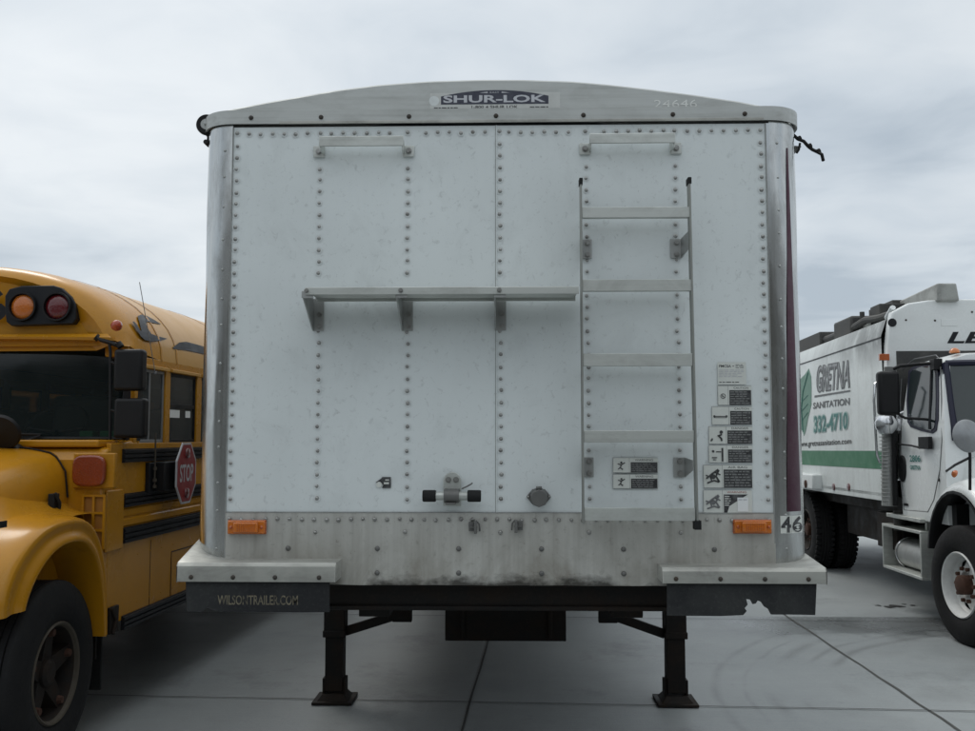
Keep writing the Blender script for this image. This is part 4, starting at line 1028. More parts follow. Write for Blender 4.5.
# bolted flank corner panel
mb = MB(); mb.box(HW-.002, HW+.016, bs(104.5, 520)[0], bs(121.5, 520)[0], bs(104, 553)[1], bs(104, 491)[1]); mb.build('corner_panel', 'bus_yellow', cw, bevel=.008)
for s in (1, -1):
    # round-ended turn lamp on a raised housing
    yy = yc-.025; (x0, z1), (x1, z0) = bf(74, 455, yy-.03), bf(106, 486.5, yy-.03); xm, zm, hw_, hh = (x0+x1)/2, (z0+z1)/2, (x1-x0)/2, (z1-z0)/2
    mb = MB(); mb.box(s*(x0-.01), s*(x1+.045), yy+.02, yy-.02, z0-.012, z1+.012); hs = mb.build('turn_lamp', 'bus_yellow', cw, bevel=.008)
    sq = [(s*(xm+hw_*(1 if cos(a) > 0 else -1)*abs(cos(a))**.55), zm+hh*(1 if sin(a) > 0 else -1)*abs(sin(a))**.55) for a in [2*pi*i/32 for i in range(32)]]
    mb = MB(); mb.prism(sq, 1, yy-.02, yy-.055); mb.build('lens', 'turn_lens', hs, bevel=.012, seg=3)
    # louvre grille: six dark slots in a yellow frame
    yy = yc-.02; (x0, z1), (x1, z0) = bf(82.5, 494.5, yy-.01), bf(104.5, 549, yy-.01)
    mb = MB(); mb.box(s*x0, s*x1, yy, yy-.004, z0, z1, 2)
    nx, nz = 2, 3; t = .014; cw_ = (x1-x0-t*(nx+1))/nx; ch = (z1-z0-t*(nz+1))/nz
    for i in range(nx+1): xa = x0+i*(cw_+t); mb.box(s*xa, s*(xa+t), yy-.004, yy-.02, z0, z1, 0)
    for j in range(nz+1):
        za = z0+j*(ch+t)
        for i in range(nx): xa = x0+t+i*(cw_+t); mb.box(s*xa, s*(xa+cw_), yy-.004, yy-.0195, za, za+t, 0)
    mb.build('louvre_grille', ['bus_yellow', 'black_paint', 'bus_dark_yellow'], cw)
mb = MB()
for s in (1, -1): mb.box(s*1.0, s*1.165, YFB-.01, YFB+.30, 2.325, 2.40)
mb.build('header_corner', 'bus_yellow', BUS, bevel=.01)
# hood: lofted sections
mb = MB(); rows = []
def hsec(y, wt, zt, zs, wb, zbt):
    pts = []
    base = [(-wb, zbt), (-wb-.01, zs-.16), (-wb+.01, zs), (-wt-.012, zs+.085), (-wt+.03, zs+.112), (-wt*.8, zt-.03), (-wt*.45, zt-.008), (0, zt), (wt*.45, zt-.008), (wt*.8, zt-.03), (wt-.03, zs+.112), (wt+.012, zs+.085), (wb-.01, zs), (wb+.01, zs-.16), (wb, zbt)]
    return [(x, y, z) for x, z in base]
for y, wt, zt, zs, wb in ((yc+.10, .90, 1.765, 1.60, .98), (yc-.06, .89, 1.76, 1.59, .97), (.0, .87, 1.735, 1.56, .95), (-.45, .81, 1.66, 1.46, .89), (-.85, .73, 1.55, 1.34, .82), (-1.02, .65, 1.42, 1.22, .76), (-1.06, .5, 1.22, 1.08, .7)):
    rows.append(hsec(y, wt, zt, zs, wb, .95))
mb.grid(rows); hd = mb.build('hood', 'bus_yellow', BUS, smooth=60, sub=2)
mb = MB(); g_ = hsec(yc-.035, .893, 1.762, 1.592, .973, .95)[1:-1]; mb.tube([Vector(p)*1.0 for p in g_], .006, 6); mb.build('hood_gap', 'rim_dark', hd)
mb = MB(); mb.box(-.62, .62, -1.08, -1.05, .72, 1.18, 0)
for k in range(9): mb.box(-.60, .60, -1.095, -1.08, .74+k*.047, .755+k*.047, 1)
gl_ = mb.build('grille', ['black_plastic', 'grey_frame'], BUS, bevel=.003)
for s in (-1, 1):
    mb = MB(); mb.rev([(.09, 0), (.085, .02), (.0, .03)], (s*.78, -1.02, .96), (0, -1, 0), 24, 0); mb.box(s*.66, s*.90, -1.03, -.9, .84, 1.08, 1); mb.build('headlight', ['clear_lens', 'grey_frame'], BUS, bevel=.01)
mb = MB(); mb.box(-1.15, 1.15, -1.30, -1.2, .45, .72); mb.build('bumper', 'black_paint', BUS, bevel=.03, seg=3)
# fenders: swept arches around the front wheels
def fender_profile():
    # outer silhouette of the arch (y, z), front-bottom -> over the top -> rear-bottom, with the inner opening radius
    outer = [(-.85, .865), (-.86, .93), (-.80, 1.06), (-.62, 1.19), (-.40, 1.265), (-.12, 1.285), (.12, 1.27), (.26, 1.20), (.36, 1.08), (.42, .93), (.445, .78), (.455, .60)]
    inner = [(-.615, .86), (-.60, .89), (-.54, .955), (-.43, 1.03), (-.27, 1.09), (-.08, 1.105), (.09, 1.09), (.21, 1.03), (.30, .94), (.355, .82), (.385, .70), (.395, .60)]
    outer = [(y*.90-.09, .6+(z-.6)*1.124) for y, z in outer]; inner = [(y*.864-.10, .6+(z-.6)*1.21) for y, z in inner]
    return outer, inner
for s in (1, -1):
    o_, i_ = fender_profile(); mb = MB(); rows = []
    xo = 1.24
    for (oy, oz), (iy, iz) in zip(o_, i_):
        lo_ = lambda t, a, b_: a+(b_-a)*t
        rows.append([(s*.90, oy, oz+.015 if oz > 1.0 else oz), (s*1.05, oy, oz+.005), (s*1.17, lo_(.06, oy, iy), lo_(.06, oz, iz)), (s*(xo-.008), lo_(.20, oy, iy), lo_(.20, oz, iz)), (s*(xo-.02), lo_(.42, oy, iy), lo_(.42, oz, iz)),
                     (s*(xo-.03), lo_(.62, oy, iy), lo_(.62, oz, iz)), (s*xo, lo_(.78, oy, iy), lo_(.78, oz, iz)), (s*(xo+.004), lo_(.95, oy, iy), lo_(.95, oz, iz)), (s*(xo-.012), iy, iz), (s*(xo-.05), iy, iz), (s*.80, iy, iz)])
    mb.grid(rows); f_ = mb.build('front_fender', 'bus_yellow', BUS, smooth=60, sub=2)
    mb = MB(); mb.box(s*.62, s*.66, -.8, .5, .5, 1.2); mb.box(s*.66, s*1.15, .30, .32, .45, 1.25); mb.build('wheel_well', 'frame_black', f_)
# junction between hood side and fender
mb = MB()
for s in (1, -1): mb.grid([[(s*x, y, z+.02) for x, z in ((.85, 1.40), (.93, 1.31), (1.0, 1.265), (1.08, 1.26))] for y, z in ()] or [[(s*.88, y, z0), (s*.95, y, z0-.10), (s*1.03, y, z0-.15), (s*1.15, y, z0-.17)] for y, z0 in ((yc+.0, 1.50), (.1, 1.52), (-.3, 1.50), (-.6, 1.43), (-.85, 1.25))])
mb.build('hood_shoulder', 'bus_yellow', BUS, smooth=60, sub=1)
p = BF.hit(54, 503, 0, .99); mb = MB(); mb.box(p.x-.02, p.x+.018, p.y-.035, p.y+.03, p.z-.05, p.z+.055); mb.tube([(p.x+.02, p.y-.03, p.z+.06), (p.x+.035, p.y, p.z), (p.x+.02, p.y+.02, p.z-.08)], .011, 8); mb.build('hood_latch', 'black_rubber', BUS, bevel=.006)
# crossview mirror and little nozzle on the hood, black snorkel
c = BF.hit(2, 432, 1, .15); mb = MB(); mb.rev([(0, -.05), (.06, -.045), (.10, -.02), (.115, .0), (.105, .018), (0, .03)], c, (.1, -.8, -.35), 28); cm = mb.build('crossview_mirror', 'black_plastic', BUS)
mb = MB(); mb.tube([c, c+Vector((-.05, .05, -.12)), c+Vector((-.15, .1, -.25))], .012, 8); mb.build('stem', 'black_plastic', cm)
c = BF.hit(15, 446.5, 1, .25); mb = MB(); mb.dome(c-Vector((0, 0, .025)), (0, 0, 1), .055, .045, 16); mb.build('vent_cap', 'black_plastic', BUS)
mb = MB(); (a, z0) = bs(0, 528, 1.215); (b_, z1) = bs(5, 523, 1.215); mb.box(1.221, 1.226, a-.12, b_, z0, z1+.012); mb.build('fender_badge', 'black_paint', BUS)
# mirrors on the pillar
yM = YFB-.16
for px0, py0, px1, py1 in ((113.5, 349, 141, 390.5), (113.5, 398, 143, 438)):
    (x0, z1), (x1, z0) = bf(px0, py0, yM), bf(px1, py1, yM); mb = MB(); mb.box(x0, x1, yM, yM+.09, z0, z1)
    m_ = mb.build('side_mirror', 'black_plastic', BUS, bevel=.022, seg=4)
    mb = MB(); mb.box(x0+.02, x1-.02, yM+.0905, yM+.094, z0+.02, z1-.02); mb.build('mirror_glass', 'mirror_face', m_)
P3 = lambda px, py, y=yM+.03: (bf(px, py, y)[0], y, bf(px, py, y)[1])
mb = MB(); mb.tube([P3(97, 337, YFB-.12), P3(101, 340), P3(110, 342.5), P3(119.5, 346)], .014, 8); mb.tube([P3(109, 341), P3(110.5, 352), P3(110.5, 400), P3(110, 445), P3(115, 452, YFB-.02)], .010, 8)
mb.tube([P3(111, 362), P3(117, 365)], .009, 8); mb.tube([P3(111, 410), P3(117, 412)], .009, 8); mb.cyl(P3(95.5, 336.5, YFB-.12), P3(99, 339, YFB-.11), .024, 12); mb.cyl(P3(118, 343), P3(121, 347), .022, 12)
mb.build('mirror_bracket', 'black_plastic', BUS)
mb = MB(); mb.tube([P3(118, 443, YFB+.02), P3(121, 452, YFB), P3(119, 470, YFB), P3(120, 476, YFB)], .017, 8); mb.build('door_hinge', 'black_rubber', BUS)
# swoosh emblem and lettering band on the roof flank: laid on the curved roof
def roof_pt(px, py):
    o = BF.o; d = (BF.I.to_3x3() @ ray(px, py)); d.normalize()
    best = None; A = arch_bus(2.33, 2.96, HW, 60)
    for (x0, z0), (x1, z1) in zip(A, A[1:]):
        e1 = Vector((x1-x0, 0, z1-z0)); n = Vector((e1.z, 0, -e1.x))
        dn = d.dot(n)
        if abs(dn) < 1e-9: continue
        t = (Vector((x0, 0, z0))-o).dot(n)/dn
        if t <= 0: continue
        q = o+d*t; k = (q-Vector((x0, 0, z0))); k.y = 0; k = k.dot(e1)/e1.dot(e1)
        if -.001 <= k <= 1.001 and (best is None or t < best[0]): best = (t, q)
    if best is None: return Vector((HW+.004, BF.hit(px, py, 0, HW+.004).y, BF.hit(px, py, 0, HW+.004).z))
    q = best[1]; return q+Vector((q.x, 0, q.z-2.0)).normalized()*.003
def roof_decal(pts, name, m):
    mb = MB()
    import mathutils
    tri = mathutils.geometry.tessellate_polygon([[Vector((x, y, 0)) for x, y in pts]])
    mb.add([roof_pt(*p) for p in pts], tri); return mb.build(name, m, BUS, normals=False, smooth=0)
Z1 = lambda zx, zy: (zx/4.298, 250+zy/4.3)
# marker lamps, antenna
for s in (1, -1):
    c = roof_pt(116, 326); c.x *= s; mb = MB(); mb.dome(c, (s*.55, -.75, .25), .036, .05, 14); mb.build('marker_lamp', 'red_orange', BUS)
a = BF.hit(155, 372, 0, HW+.03); b_ = BF.hit(139.5, 282, 0, HW+.0); mb = MB(); mb.tube([a, (a+b_)/2+Vector((.005, -.01, 0)), b_], .0028, 6); mb.cyl(a, a-(b_-a)*.02, .012, 8); mb.build('antenna', 'grey_frame', BUS)
roof_decal([Z1(*p) for p in [(590, 285), (605, 278), (630, 284), (660, 300), (692, 320), (655, 314), (632, 308), (625, 318), (638, 345), (650, 362), (680, 372), (718, 382), (690, 390), (650, 395), (622, 388), (604, 372), (590, 350), (575, 322), (567, 308), (575, 308), (588, 322), (600, 345), (607, 350), (600, 320), (594, 300)]], 'emblem', 'black_paint')
roof_decal([Z1(*p) for p in [(740, 420), (770, 398), (800, 395), (838, 405), (869, 414), (900, 424), (940, 438), (940, 470), (900, 456), (866, 446), (800, 432), (745, 426)]], 'lettering_band', 'black_paint')
# stop arm
ya, z1 = bs(178, 443, 1.34); yb2, z0 = bs(195, 503, 1.34)
cy, cz = (ya+yb2)/2, (z0+z1)/2; rh = (z1-z0)/2
cpos = BF.hit(186, 473, 0, 1.33)
S = bpy.data.objects.new('stop_arm', None); COL.objects.link(S); S.parent = BUS; S.location = cpos; S.rotation_euler = (0, 0, R(4)); S.empty_display_size = .1
RS = .215
oc = lambda r: [(r*cos(pi/8+pi/4*i)/cos(pi/8), r*sin(pi/8+pi/4*i)/cos(pi/8)) for i in range(8)]
mb = MB(); mb.prism(oc(RS), 0, -.006, .004, 1); mb.prism(oc(RS*.93), 0, .004, .0048, 0)
mb.text('STOP', lambda u, v: (.0058, -.15+u, -.062+v), .30, .125, 1, bold=.02)
mb.build('stop_sign', ['stop_red', 'silver_print'], S)
for dz in (-.140, .140):
    mb = MB(); mb.rev([(.038, .004), (.036, .016), (0, .022)], (0, 0, dz), (1, 0, 0), 20); mb.build('flasher', 'red_lens', S)
(ya, z1), (yb2, z0) = bs(158, 462, 1.25), bs(180, 488, 1.25)
mb = MB(); mb.box(HW+.0, HW+.10, ya, yb2, z0, z1); mb.box(HW+.02, HW+.12, yb2-.03, cpos.y+.05-0, (z0+z1)/2-.03, (z0+z1)/2+.03)
mb.build('arm_housing', 'black_plastic', BUS, bevel=.01)
(ya, z1), (yb2, z0) = bs(145.5, 463, 1.2), bs(158, 491, 1.2)
mb = MB(); mb.box(HW, HW+.03, ya, yb2, z0, z1); pn = mb.build('black_panel', 'black_paint', BUS, bevel=.004)
mb = MB(); y_ = bs(154, 475, 1.24)[0]; za, zb_ = bs(154, 488, 1.24)[1], bs(154, 448, 1.24)[1]; mb.cyl((1.245, y_, za), (1.245, y_, zb_+.1), .006, 8)
for k in (0, .32, .9): mb.cyl((1.245, y_, za+(zb_-za)*k*.5), (1.245, y_, za+(zb_-za)*k*.5+.02), .014, 10)
mb.build('rod', 'rim_edge', pn)
# lower corner fitting, mud flap
mb = MB(); (ya, z1), (yb2, z0) = bs(109, 608, 1.21), bs(117, 631, 1.21); mb.box(HW, HW+.02, ya, yb2, z0, z1); mb.tube([(HW+.03, ya, z1), (HW+.03, (ya+yb2)/2, (z0+z1)/2), (HW+.03, ya+.02, z0)], .012, 8); mb.build('step_bracket', 'rim_dark', BUS, bevel=.005)
mb = MB(); mb.box(.78, 1.14, .40, .415, .24, .80); mb.build('mud_flap', 'black_rubber', BUS, bevel=.003)
mb = MB(); mb.box(-1.1, 1.1, 1.0, 8.4, .62, .9); mb.cyl((-.95, -.26, .5), (.95, -.26, .5), .07); mb.cyl((-.9, 6.2, .5), (.9, 6.2, .5), .09)
for s in (-1, 1): mb.box(s*.4, s*.5, -1.2, 8.4, .62, .80)
mb.build('chassis', 'frame_black', BUS)
for s in (1, -1):
    wheel('front_wheel', BUS, (s*1.09, -.26, .505), s, .50, .25, .265, '', R(3.0)*1, 'bus')
    wheel('rear_wheel', BUS, (s*1.05, 6.2, .505), s, .50, .25, .29, '', 0, 'bus')
# ============================================================ REFUSE TRUCK (right of frame)
TA = R(-2.11); ut = Vector((sin(-TA), cos(-TA), 0)); vt = Vector((ut.y, -ut.x, 0))
TL = CAM+ut*8.4+vt*4.82; TL.z = 0; TP = R(-.78)
TF = Frame(TL, TA, TP)
TK = thing('refuse_truck', 'white garbage truck with green band along its body and dark frame on top', 'truck', TL, TA, TP)
XS = -1.2
def ts(px, py, x=XS): p = TF.hit(px, py, 0, x); return p.y, p.z
def tf(px, py, y): p = TF.hit(px, py, 1, y); return p.x, p.z
drop = lambda y: y*tan(-TP)      # how far the ground rises in the tilted frame
YB = ts(884, 400)[0]             # front bulkhead of the body
YE = 8.2
ztop = ts(880, 320)[1]; zbot = ts(880, 496)[1]
# body
mb = MB()
tl = [(XS+.10, ztop), (XS+.35, ztop+.12), (-.5, ztop+.17), (.5, ztop+.17), (-XS-.35, ztop+.12), (-XS-.10, ztop)]
sec = [(XS, zbot), (XS, ztop-.17), (XS+.06, ztop)]+tl[1:-1]+[(-XS-.06, ztop), (-XS, ztop-.17), (-XS, zbot)]
rows = [[(x, y, z) for x, z in sec] for y in [YB+.02+(YE-YB-.02)*i/16 for i in range(17)]]
mb.grid(rows); mb.add(rows[-1], [list(range(len(sec)))])
body = mb.build('body', 'truck_body_white', TK, smooth=30)
mb = MB(); zr = ts(880, 337.5)[1]; mb.box(XS-.004, XS+.002, YB+.02, YE, zr-.010, zr+.006); mb.build('seam', 'black_paint', body)
mb = MB(); za, zb_ = ts(870, 468.5)[1], ts(870, 450.8)[1]; mb.box(XS-.003, XS+.001, YB+.05, YE-.02, za, zb_); mb.build('green_band', 'green_band', body)
for s in (-1, 1):
    mb = MB(); mb.box(s*1.2, s*1.17, YB+.02, YE, zbot-.05, zbot+.04); mb.build('lower_rail', 'truck_body_white', body, bevel=.006)
# front bulkhead with rounded upper corners
mb = MB(); f = lambda px, py: tf(px, py, YB)
left = [f(883, 400), f(884.5, 345), f(886.5, 325), f(889, 313), (f(905, 304.5)[0], f(905, 304.5)[1]), f(925, 301.5), f(950, 300.5)]
zt_ = left[-1][1]; poly = [(x, z) for x, z in left]; poly = [(poly[0][0], 1.9)]+poly+[(-x, z) for x, z in reversed(left)]+[(-poly[0][0], 1.9)]
mb.prism(poly, 1, YB-.10, YB+.03); bk = mb.build('bulkhead', 'truck_white', TK, bevel=.02, seg=3)
mb = MB(); (x0, z0), (_, z1) = tf(947, 343.5, YB-.10), tf(947, 331.8, YB-.10)
mb.text('LEACH', lambda u, v: (x0+u, YB-.103, z0+v), abs(x0)*2+.05, z1-z0, bold=.028, shear=.25); mb.build('lettering', 'black_paint', bk)
c = tf(892.5, 322.5, YB-.11); mb = MB(); mb.cyl((c[0], YB-.098, c[1]), (c[0], YB-.106, c[1]), .045, 24); mb.build('port', 'black_paint', bk)
mb = MB()
for px, py in ((906, 320), (935, 320.5), (972, 312)): c = tf(px, py, YB-.10); mb.dome((c[0], YB-.10, c[1]), (0, -1, 0), .012, .008)
mb.build('bolt', 'bolt_dark', bk)
(a, z1), (b_, z0) = tf(941, 319, YB-.1), tf(957, 326, YB-.1); mb = MB(); mb.box(a, b_, YB-.1, YB-.104, z0, z1); mb.build('cover_plate', 'truck_white', bk, bevel=.012)
# dark opening under the bulkhead, behind the cab
mb = MB(); (a, z1), (_, z0) = tf(896, 351, YB-.1), tf(896, 480, YB-.1); mb.box(a, 1.1, YB-.09, YB-.106, 1.25, z1); mb.build('cab_gap', 'machinery', bk, bevel=.006)
# amber side lamp at the corner of the bulkhead
(a, z1), (b_, z0) = tf(879, 354, YB-.12), tf(889, 360.5, YB-.12); mb = MB(); mb.box(a, b_, YB-.14, YB-.1, z0, z1); ml = mb.build('side_lamp', 'amber_dull', TK, bevel=.004)
# lettering on the flank, read from front to back reversed: text runs towards the cab
def side_text(t, tlp, brp, m, bold=0, shear=0, name='lettering', off=.005):
    (ya, z1), (yb2, z0) = ts(*tlp), ts(*brp); mb = MB()
    mb.text(t, lambda u, v: (XS-off, ya-u, z0+v), ya-yb2, z1-z0, 0, bold, shear); return mb.build(name, m, body)
def spos(px, py): y, z = ts(px, py); return y, z
# 'GRETNA' rises towards the right like the printed logo
def quad_text(t, TLp, TRp, BRp, BLp, m, off, bold=0, shear=0, name='lettering', grow=0.0):
    q = [spos(*p) for p in (TLp, TRp, BRp, BLp)]; mb = MB(); vs, fs = text2d(t, bold, shear)
    x0 = min(v[0] for v in vs); x1 = max(v[0] for v in vs); y0 = min(v[1] for v in vs); y1 = max(v[1] for v in vs)
    out = []
    for v in vs:
        u = (v[0]-x0)/(x1-x0); w_ = (v[1]-y0)/(y1-y0); tp = [q[0][k]+(q[1][k]-q[0][k])*u for k in (0, 1)]; bt = [q[3][k]+(q[2][k]-q[3][k])*u for k in (0, 1)]
        y, z = [bt[k]+(tp[k]-bt[k])*w_ for k in (0, 1)]; out.append((XS-off, y, z))
    mb.add(out, fs); return mb.build(name, m, body, normals=False, smooth=0)
Z4 = lambda zx, zy: (790+zx/5.27, 270+zy/5.27); Z5 = lambda zx, zy: (790+zx/5.22, 380+zy/5.22)
quad_text('GRETNA', Z4(140, 505), Z4(322, 470), Z4(318, 622), Z4(140, 650), 'print_grey', .004, .05, .12)
quad_text('GRETNA', Z4(148, 510), Z4(318, 477), Z4(313, 616), Z4(148, 643), 'logo_mid', .0065, -.008, .12)
mb = MB(); q = [spos(*Z4(130, 662)), spos(*Z4(318, 632)), spos(*Z4(318, 641)), spos(*Z4(130, 672))]; mb.add([(XS-.004, y, z) for y, z in q], [(0, 1, 2, 3)]); mb.build('underline', 'print_grey', body)
quad_text('SANITATION', Z5(122, 118), Z5(313, 92), Z5(313, 130), Z5(122, 152), 'print_grey', .004, .03)
quad_text('332-4710', Z5(122, 184), Z5(308, 160), Z5(308, 262), Z5(122, 284), 'leaf_pale', .004, .075)
quad_text('332-4710', Z5(128, 190), Z5(303, 167), Z5(303, 255), Z5(128, 277), 'teal_print', .0065, .02)
quad_text('www.gretnasanitation.com', Z5(44, 322), Z5(322, 305), Z5(322, 342), Z5(44, 358), 'print_black', .004, .015)
# leaf emblem
lf = [Z4(100, 520), Z4(112, 560), Z4(114, 620), Z5(112, 130), Z5(95, 200), Z5(84, 262), Z5(74, 292), Z5(66, 262), Z5(50, 262), Z5(30, 200), Z5(25, 130), Z4(20, 620), Z4(50, 580), Z4(80, 550)]
mb = MB(); mb.prism([spos(*p) for p in lf], 0, XS-.004, XS-.001); lfo = mb.build('leaf_emblem', 'leaf_green', body)
mb = MB(); mb.tube([(XS-.005, *spos(*p)) for p in (Z4(98, 540), Z5(70, 60), Z5(62, 150), Z5(70, 270))], .008, 5); 
for k in range(3): mb.tube([(XS-.005, *spos(*p)) for p in (Z5(66, 110+k*50), Z5(95, 80+k*45))], .005, 5)
mb.build('leaf_vein', 'teal_print', lfo)
# lamps and step box on the lower side
(ya, z1), (yb2, z0) = ts(801, 474), ts(822, 490); mb = MB(); mb.box(XS-.12, XS+.02, yb2, ya+1.0, z0, z1+.02); bx = mb.build('side_box', 'truck_white', body, bevel=.02)
c = ts(806, 484, XS-.12); mb = MB(); mb.rev([(.055, 0), (.05, .014), (0, .02)], (XS-.12, c[0], c[1]), (-1, 0, 0), 20); mb.build('lamp', 'rust', bx)
for px in (834, 849):
    c = ts(px, 487); mb = MB(); mb.rev([(.045, 0), (.04, .014), (0, .02)], (XS, c[0], c[1]), (-1, 0, 0), 16); mb.build('side_reflector', 'red_lens', body)
# lifting frame on top
def topbox(name, px0, py0, px1, py1, x, dx, m, extra=0, bevel=.01, par=TK):
    (ya, z1), (yb2, z0) = ts(px0, py0, x), ts(px1, py1, x); mb = MB(); mb.box(x, x+dx, min(ya, yb2), max(ya, yb2)+extra, min(z0, z1), max(z0, z1)); return mb.build(name, m, par, bevel=bevel)
LFm = bpy.data.objects.new('lifting_frame', None); COL.objects.link(LFm); LFm.parent = TK; LFm.location = (0, 0, 0); LFm.empty_display_size = .1
# long arm: front end block then running back along the roof
xa = -.78; yA = YB-.16
(a, z1), (b_, z0) = tf(937, 283, yA), tf(958.5, 301, yA)
mb = MB(); mb.add([(a, yA, z0), (b_+.015, yA, z0), (b_-.01, yA, z1), (a, yA, z1), (a, yA+3.4, z0-.13), (b_, yA+3.4, z0-.13), (b_, yA+3.4, z1-.06), (a, yA+3.4, z1-.06)],
                  [(0, 1, 2, 3), (7, 6, 5, 4), (0, 4, 5, 1), (1, 5, 6, 2), (2, 6, 7, 3), (3, 7, 4, 0)]); mb.build('lift_arm', 'beam_grey', LFm, bevel=.02, seg=3)
topbox('cylinder_bracket', 870, 307.5, 880, 326, XS+.25, .3, 'machinery', .0, par=LFm); topbox('bracket_plate', 868.5, 310, 893, 327, XS+.45, .35, 'machinery', .0, par=LFm)
topbox('pump_box', 835.5, 322, 851, 340, XS+.15, .4, 'machinery', .1, bevel=.03, par=LFm); topbox('motor_box', 846, 324, 866, 340, XS+.3, .35, 'beam_grey', .0, bevel=.03, par=LFm)
topbox('rear_box', 799, 340.5, 820, 352, XS+.12, .6, 'machinery', 1.2, par=LFm)
mb = MB(); q = lambda px, py, x=XS+.2: (x, *ts(px, py, x))
mb.tube([q(895, 313), q(880, 318), q(866, 320), q(850, 330), q(830, 338), q(816, 343)], .045, 10); mb.tube([q(862, 312), q(862.5, 324)], .03, 8); mb.tube([q(815, 338), q(822, 338.5), q(832, 337)], .03, 8)
mb.tube([q(893, 324, XS+.1), q(860, 335, XS+.1), q(820, 347, XS+.1), q(800, 353, XS+.1)], .025, 8)
mb.build('hydraulic_lines', 'machinery', LFm)
(p0, p1) = (q(887, 318, XS+.12), q(893, 307.5, XS+.12)); mb = MB(); mb.tube([p0, p1], .03, 8); mb.build('strut', 'truck_white', LFm)
# ---- cab
YCF = ts(943, 400, -1.15)[0]; YCB = ts(900, 430, -1.15)[0]
XC = -1.15
zr_ = tf(945, 350.5, YCF+.25)[1]
cabz0 = ts(915, 519, XC)[1]
def cab_sec(y, k=1, dz=0):
    hw = -XC*k; pts = [(-hw, cabz0), (-hw-.01, 1.5), (-hw+.02, 1.95), (-hw+.10, zr_-.22+dz), (-hw+.19, zr_-.06+dz), (-hw+.36, zr_-.005+dz), (0, zr_+.03+dz)]
    return [(x, y, z) for x, z in pts]+[(-x, y, z) for x, z in reversed(pts[:-1])]
mb = MB(); rows = [cab_sec(YCB), cab_sec(YCB-.05), cab_sec(YCF+.50), cab_sec(YCF+.30, 1, -.03)]
mb.grid(rows); mb.add(rows[0], [list(range(13))])
# front: A-pillar line leans forward down to the cowl
low_f = cab_sec(YCF-.02); mb2 = [(x, (YCF-.02 if z < 1.78 else YCF-.02+.32*min(1, (z-1.78)/(zr_-1.78))), z if z < 1.8 else z-.03) for x, y, z in low_f]
mb.grid([rows[-1], mb2]); mb.add(mb2, [list(range(13))])
cab = mb.build('cab', 'truck_white', TK, bevel=.015, smooth=45)
# side window (rounded trapezoid) with dark gasket
def side_poly(pts, x0, x1): return [ts(px, py, x0) for px, py in pts]
XCW = lambda z: XC+.02+(.08*(z-1.95)/max(.01, zr_-.22-1.95) if z > 1.95 else -.03*(1.95-z)/.45)
def tsx(px, py):
    x = XC
    for _ in range(5): y, z = ts(px, py, x); x = XCW(z)
    return y, z
def sidepanel(name, pts, m, off, th, par):
    base = [tsx(px, py) for px, py in pts]
    v = [(XCW(z)-off-th, y, z) for y, z in base]+[(XCW(z)-off+.02, y, z) for y, z in base]; n = len(base)
    mb = MB(); mb.add(v, [list(range(n)), list(range(2*n-1, n-1, -1))]+[(i, n+i, n+(i+1) % n, (i+1) % n) for i in range(n)]); return mb.build(name, m, par, smooth=30)
wpts = [(909, 371), (913, 367), (922, 364), (933, 363), (936.5, 365), (938.5, 372), (939, 395), (938.5, 420), (937, 430), (933, 433.5), (922, 431), (911, 427), (908, 422), (907, 400)]
wg = sidepanel('side_window', wpts, 'navy_gasket', .0, .006, cab)
ctr = (923, 398); inner = [(ctr[0]+(x-ctr[0])*.86, ctr[1]+(y-ctr[1])*.92) for x, y in wpts]
sidepanel('pane', inner, 'glass_truck', .006, .004, wg)
mb = MB(); p = [tsx(px, py) for px, py in ((933, 366), (932, 398), (931, 429))]; mb.tube([(XCW(z)-.014, y, z) for y, z in p], .012, 6); mb.build('window_bar', 'black_paint', wg)
# door outline
mb = MB(); dp = [(902, 372), (905, 366), (914, 359), (936, 355), (940.5, 360), (941.5, 400), (942, 440), (940, 470), (934, 500), (928, 512), (904, 510), (900, 470), (900.5, 400), (902, 372)]
pts = [tsx(px, py) for px, py in dp]; mb.tube([(XCW(z)-.001, y, z) for y, z in pts], .005, 5); mb.build('door_gap', 'print_grey', cab)
(ya, z1), (yb2, z0) = ts(923, 437, XC), ts(934, 449, XC); mb = MB(); mb.box(XC-.05, XC-.01, yb2, ya, z0, z1); mb.tube([(XC-.035, *ts(925, 448, XC)), (XC-.04, *ts(915, 445.5, XC)), (XC-.05, *ts(897, 443.5, XC))], .011, 7); mb.build('door_handle', 'black_plastic', cab, bevel=.008)
c = ts(903.5, 468.5, XC); mb = MB(); el = [(c[0]+.075*cos(a)*1.4, c[1]+.135*sin(a)) for a in [2*pi*i/24 for i in range(24)]]; mb.prism(el, 0, XC-.022, XC+.0); mb.build('grab_recess', 'black_plastic', cab, bevel=.006)
(ya, z1), (yb2, z0) = ts(911, 455, XC), ts(922, 462, XC); mb = MB(); mb.text('2806', lambda u, v: (XC-.016, ya-u, z0+v), ya-yb2, z1-z0, bold=.03)
(ya, z1), (yb2, z0) = ts(911.5, 465, XC), ts(922, 470, XC); mb.text('GRETNA', lambda u, v: (XC-.016, ya-u, z0+v), ya-yb2, z1-z0, bold=.03); mb.build('door_lettering', 'teal_print', cab)
(ya, z1), (yb2, z0) = ts(904, 503, XC), ts(909, 506, XC); mb = MB(); mb.box(XC-.014, XC-.008, yb2, ya, z0, z1); mb.build('plate', 'black_plastic', cab)
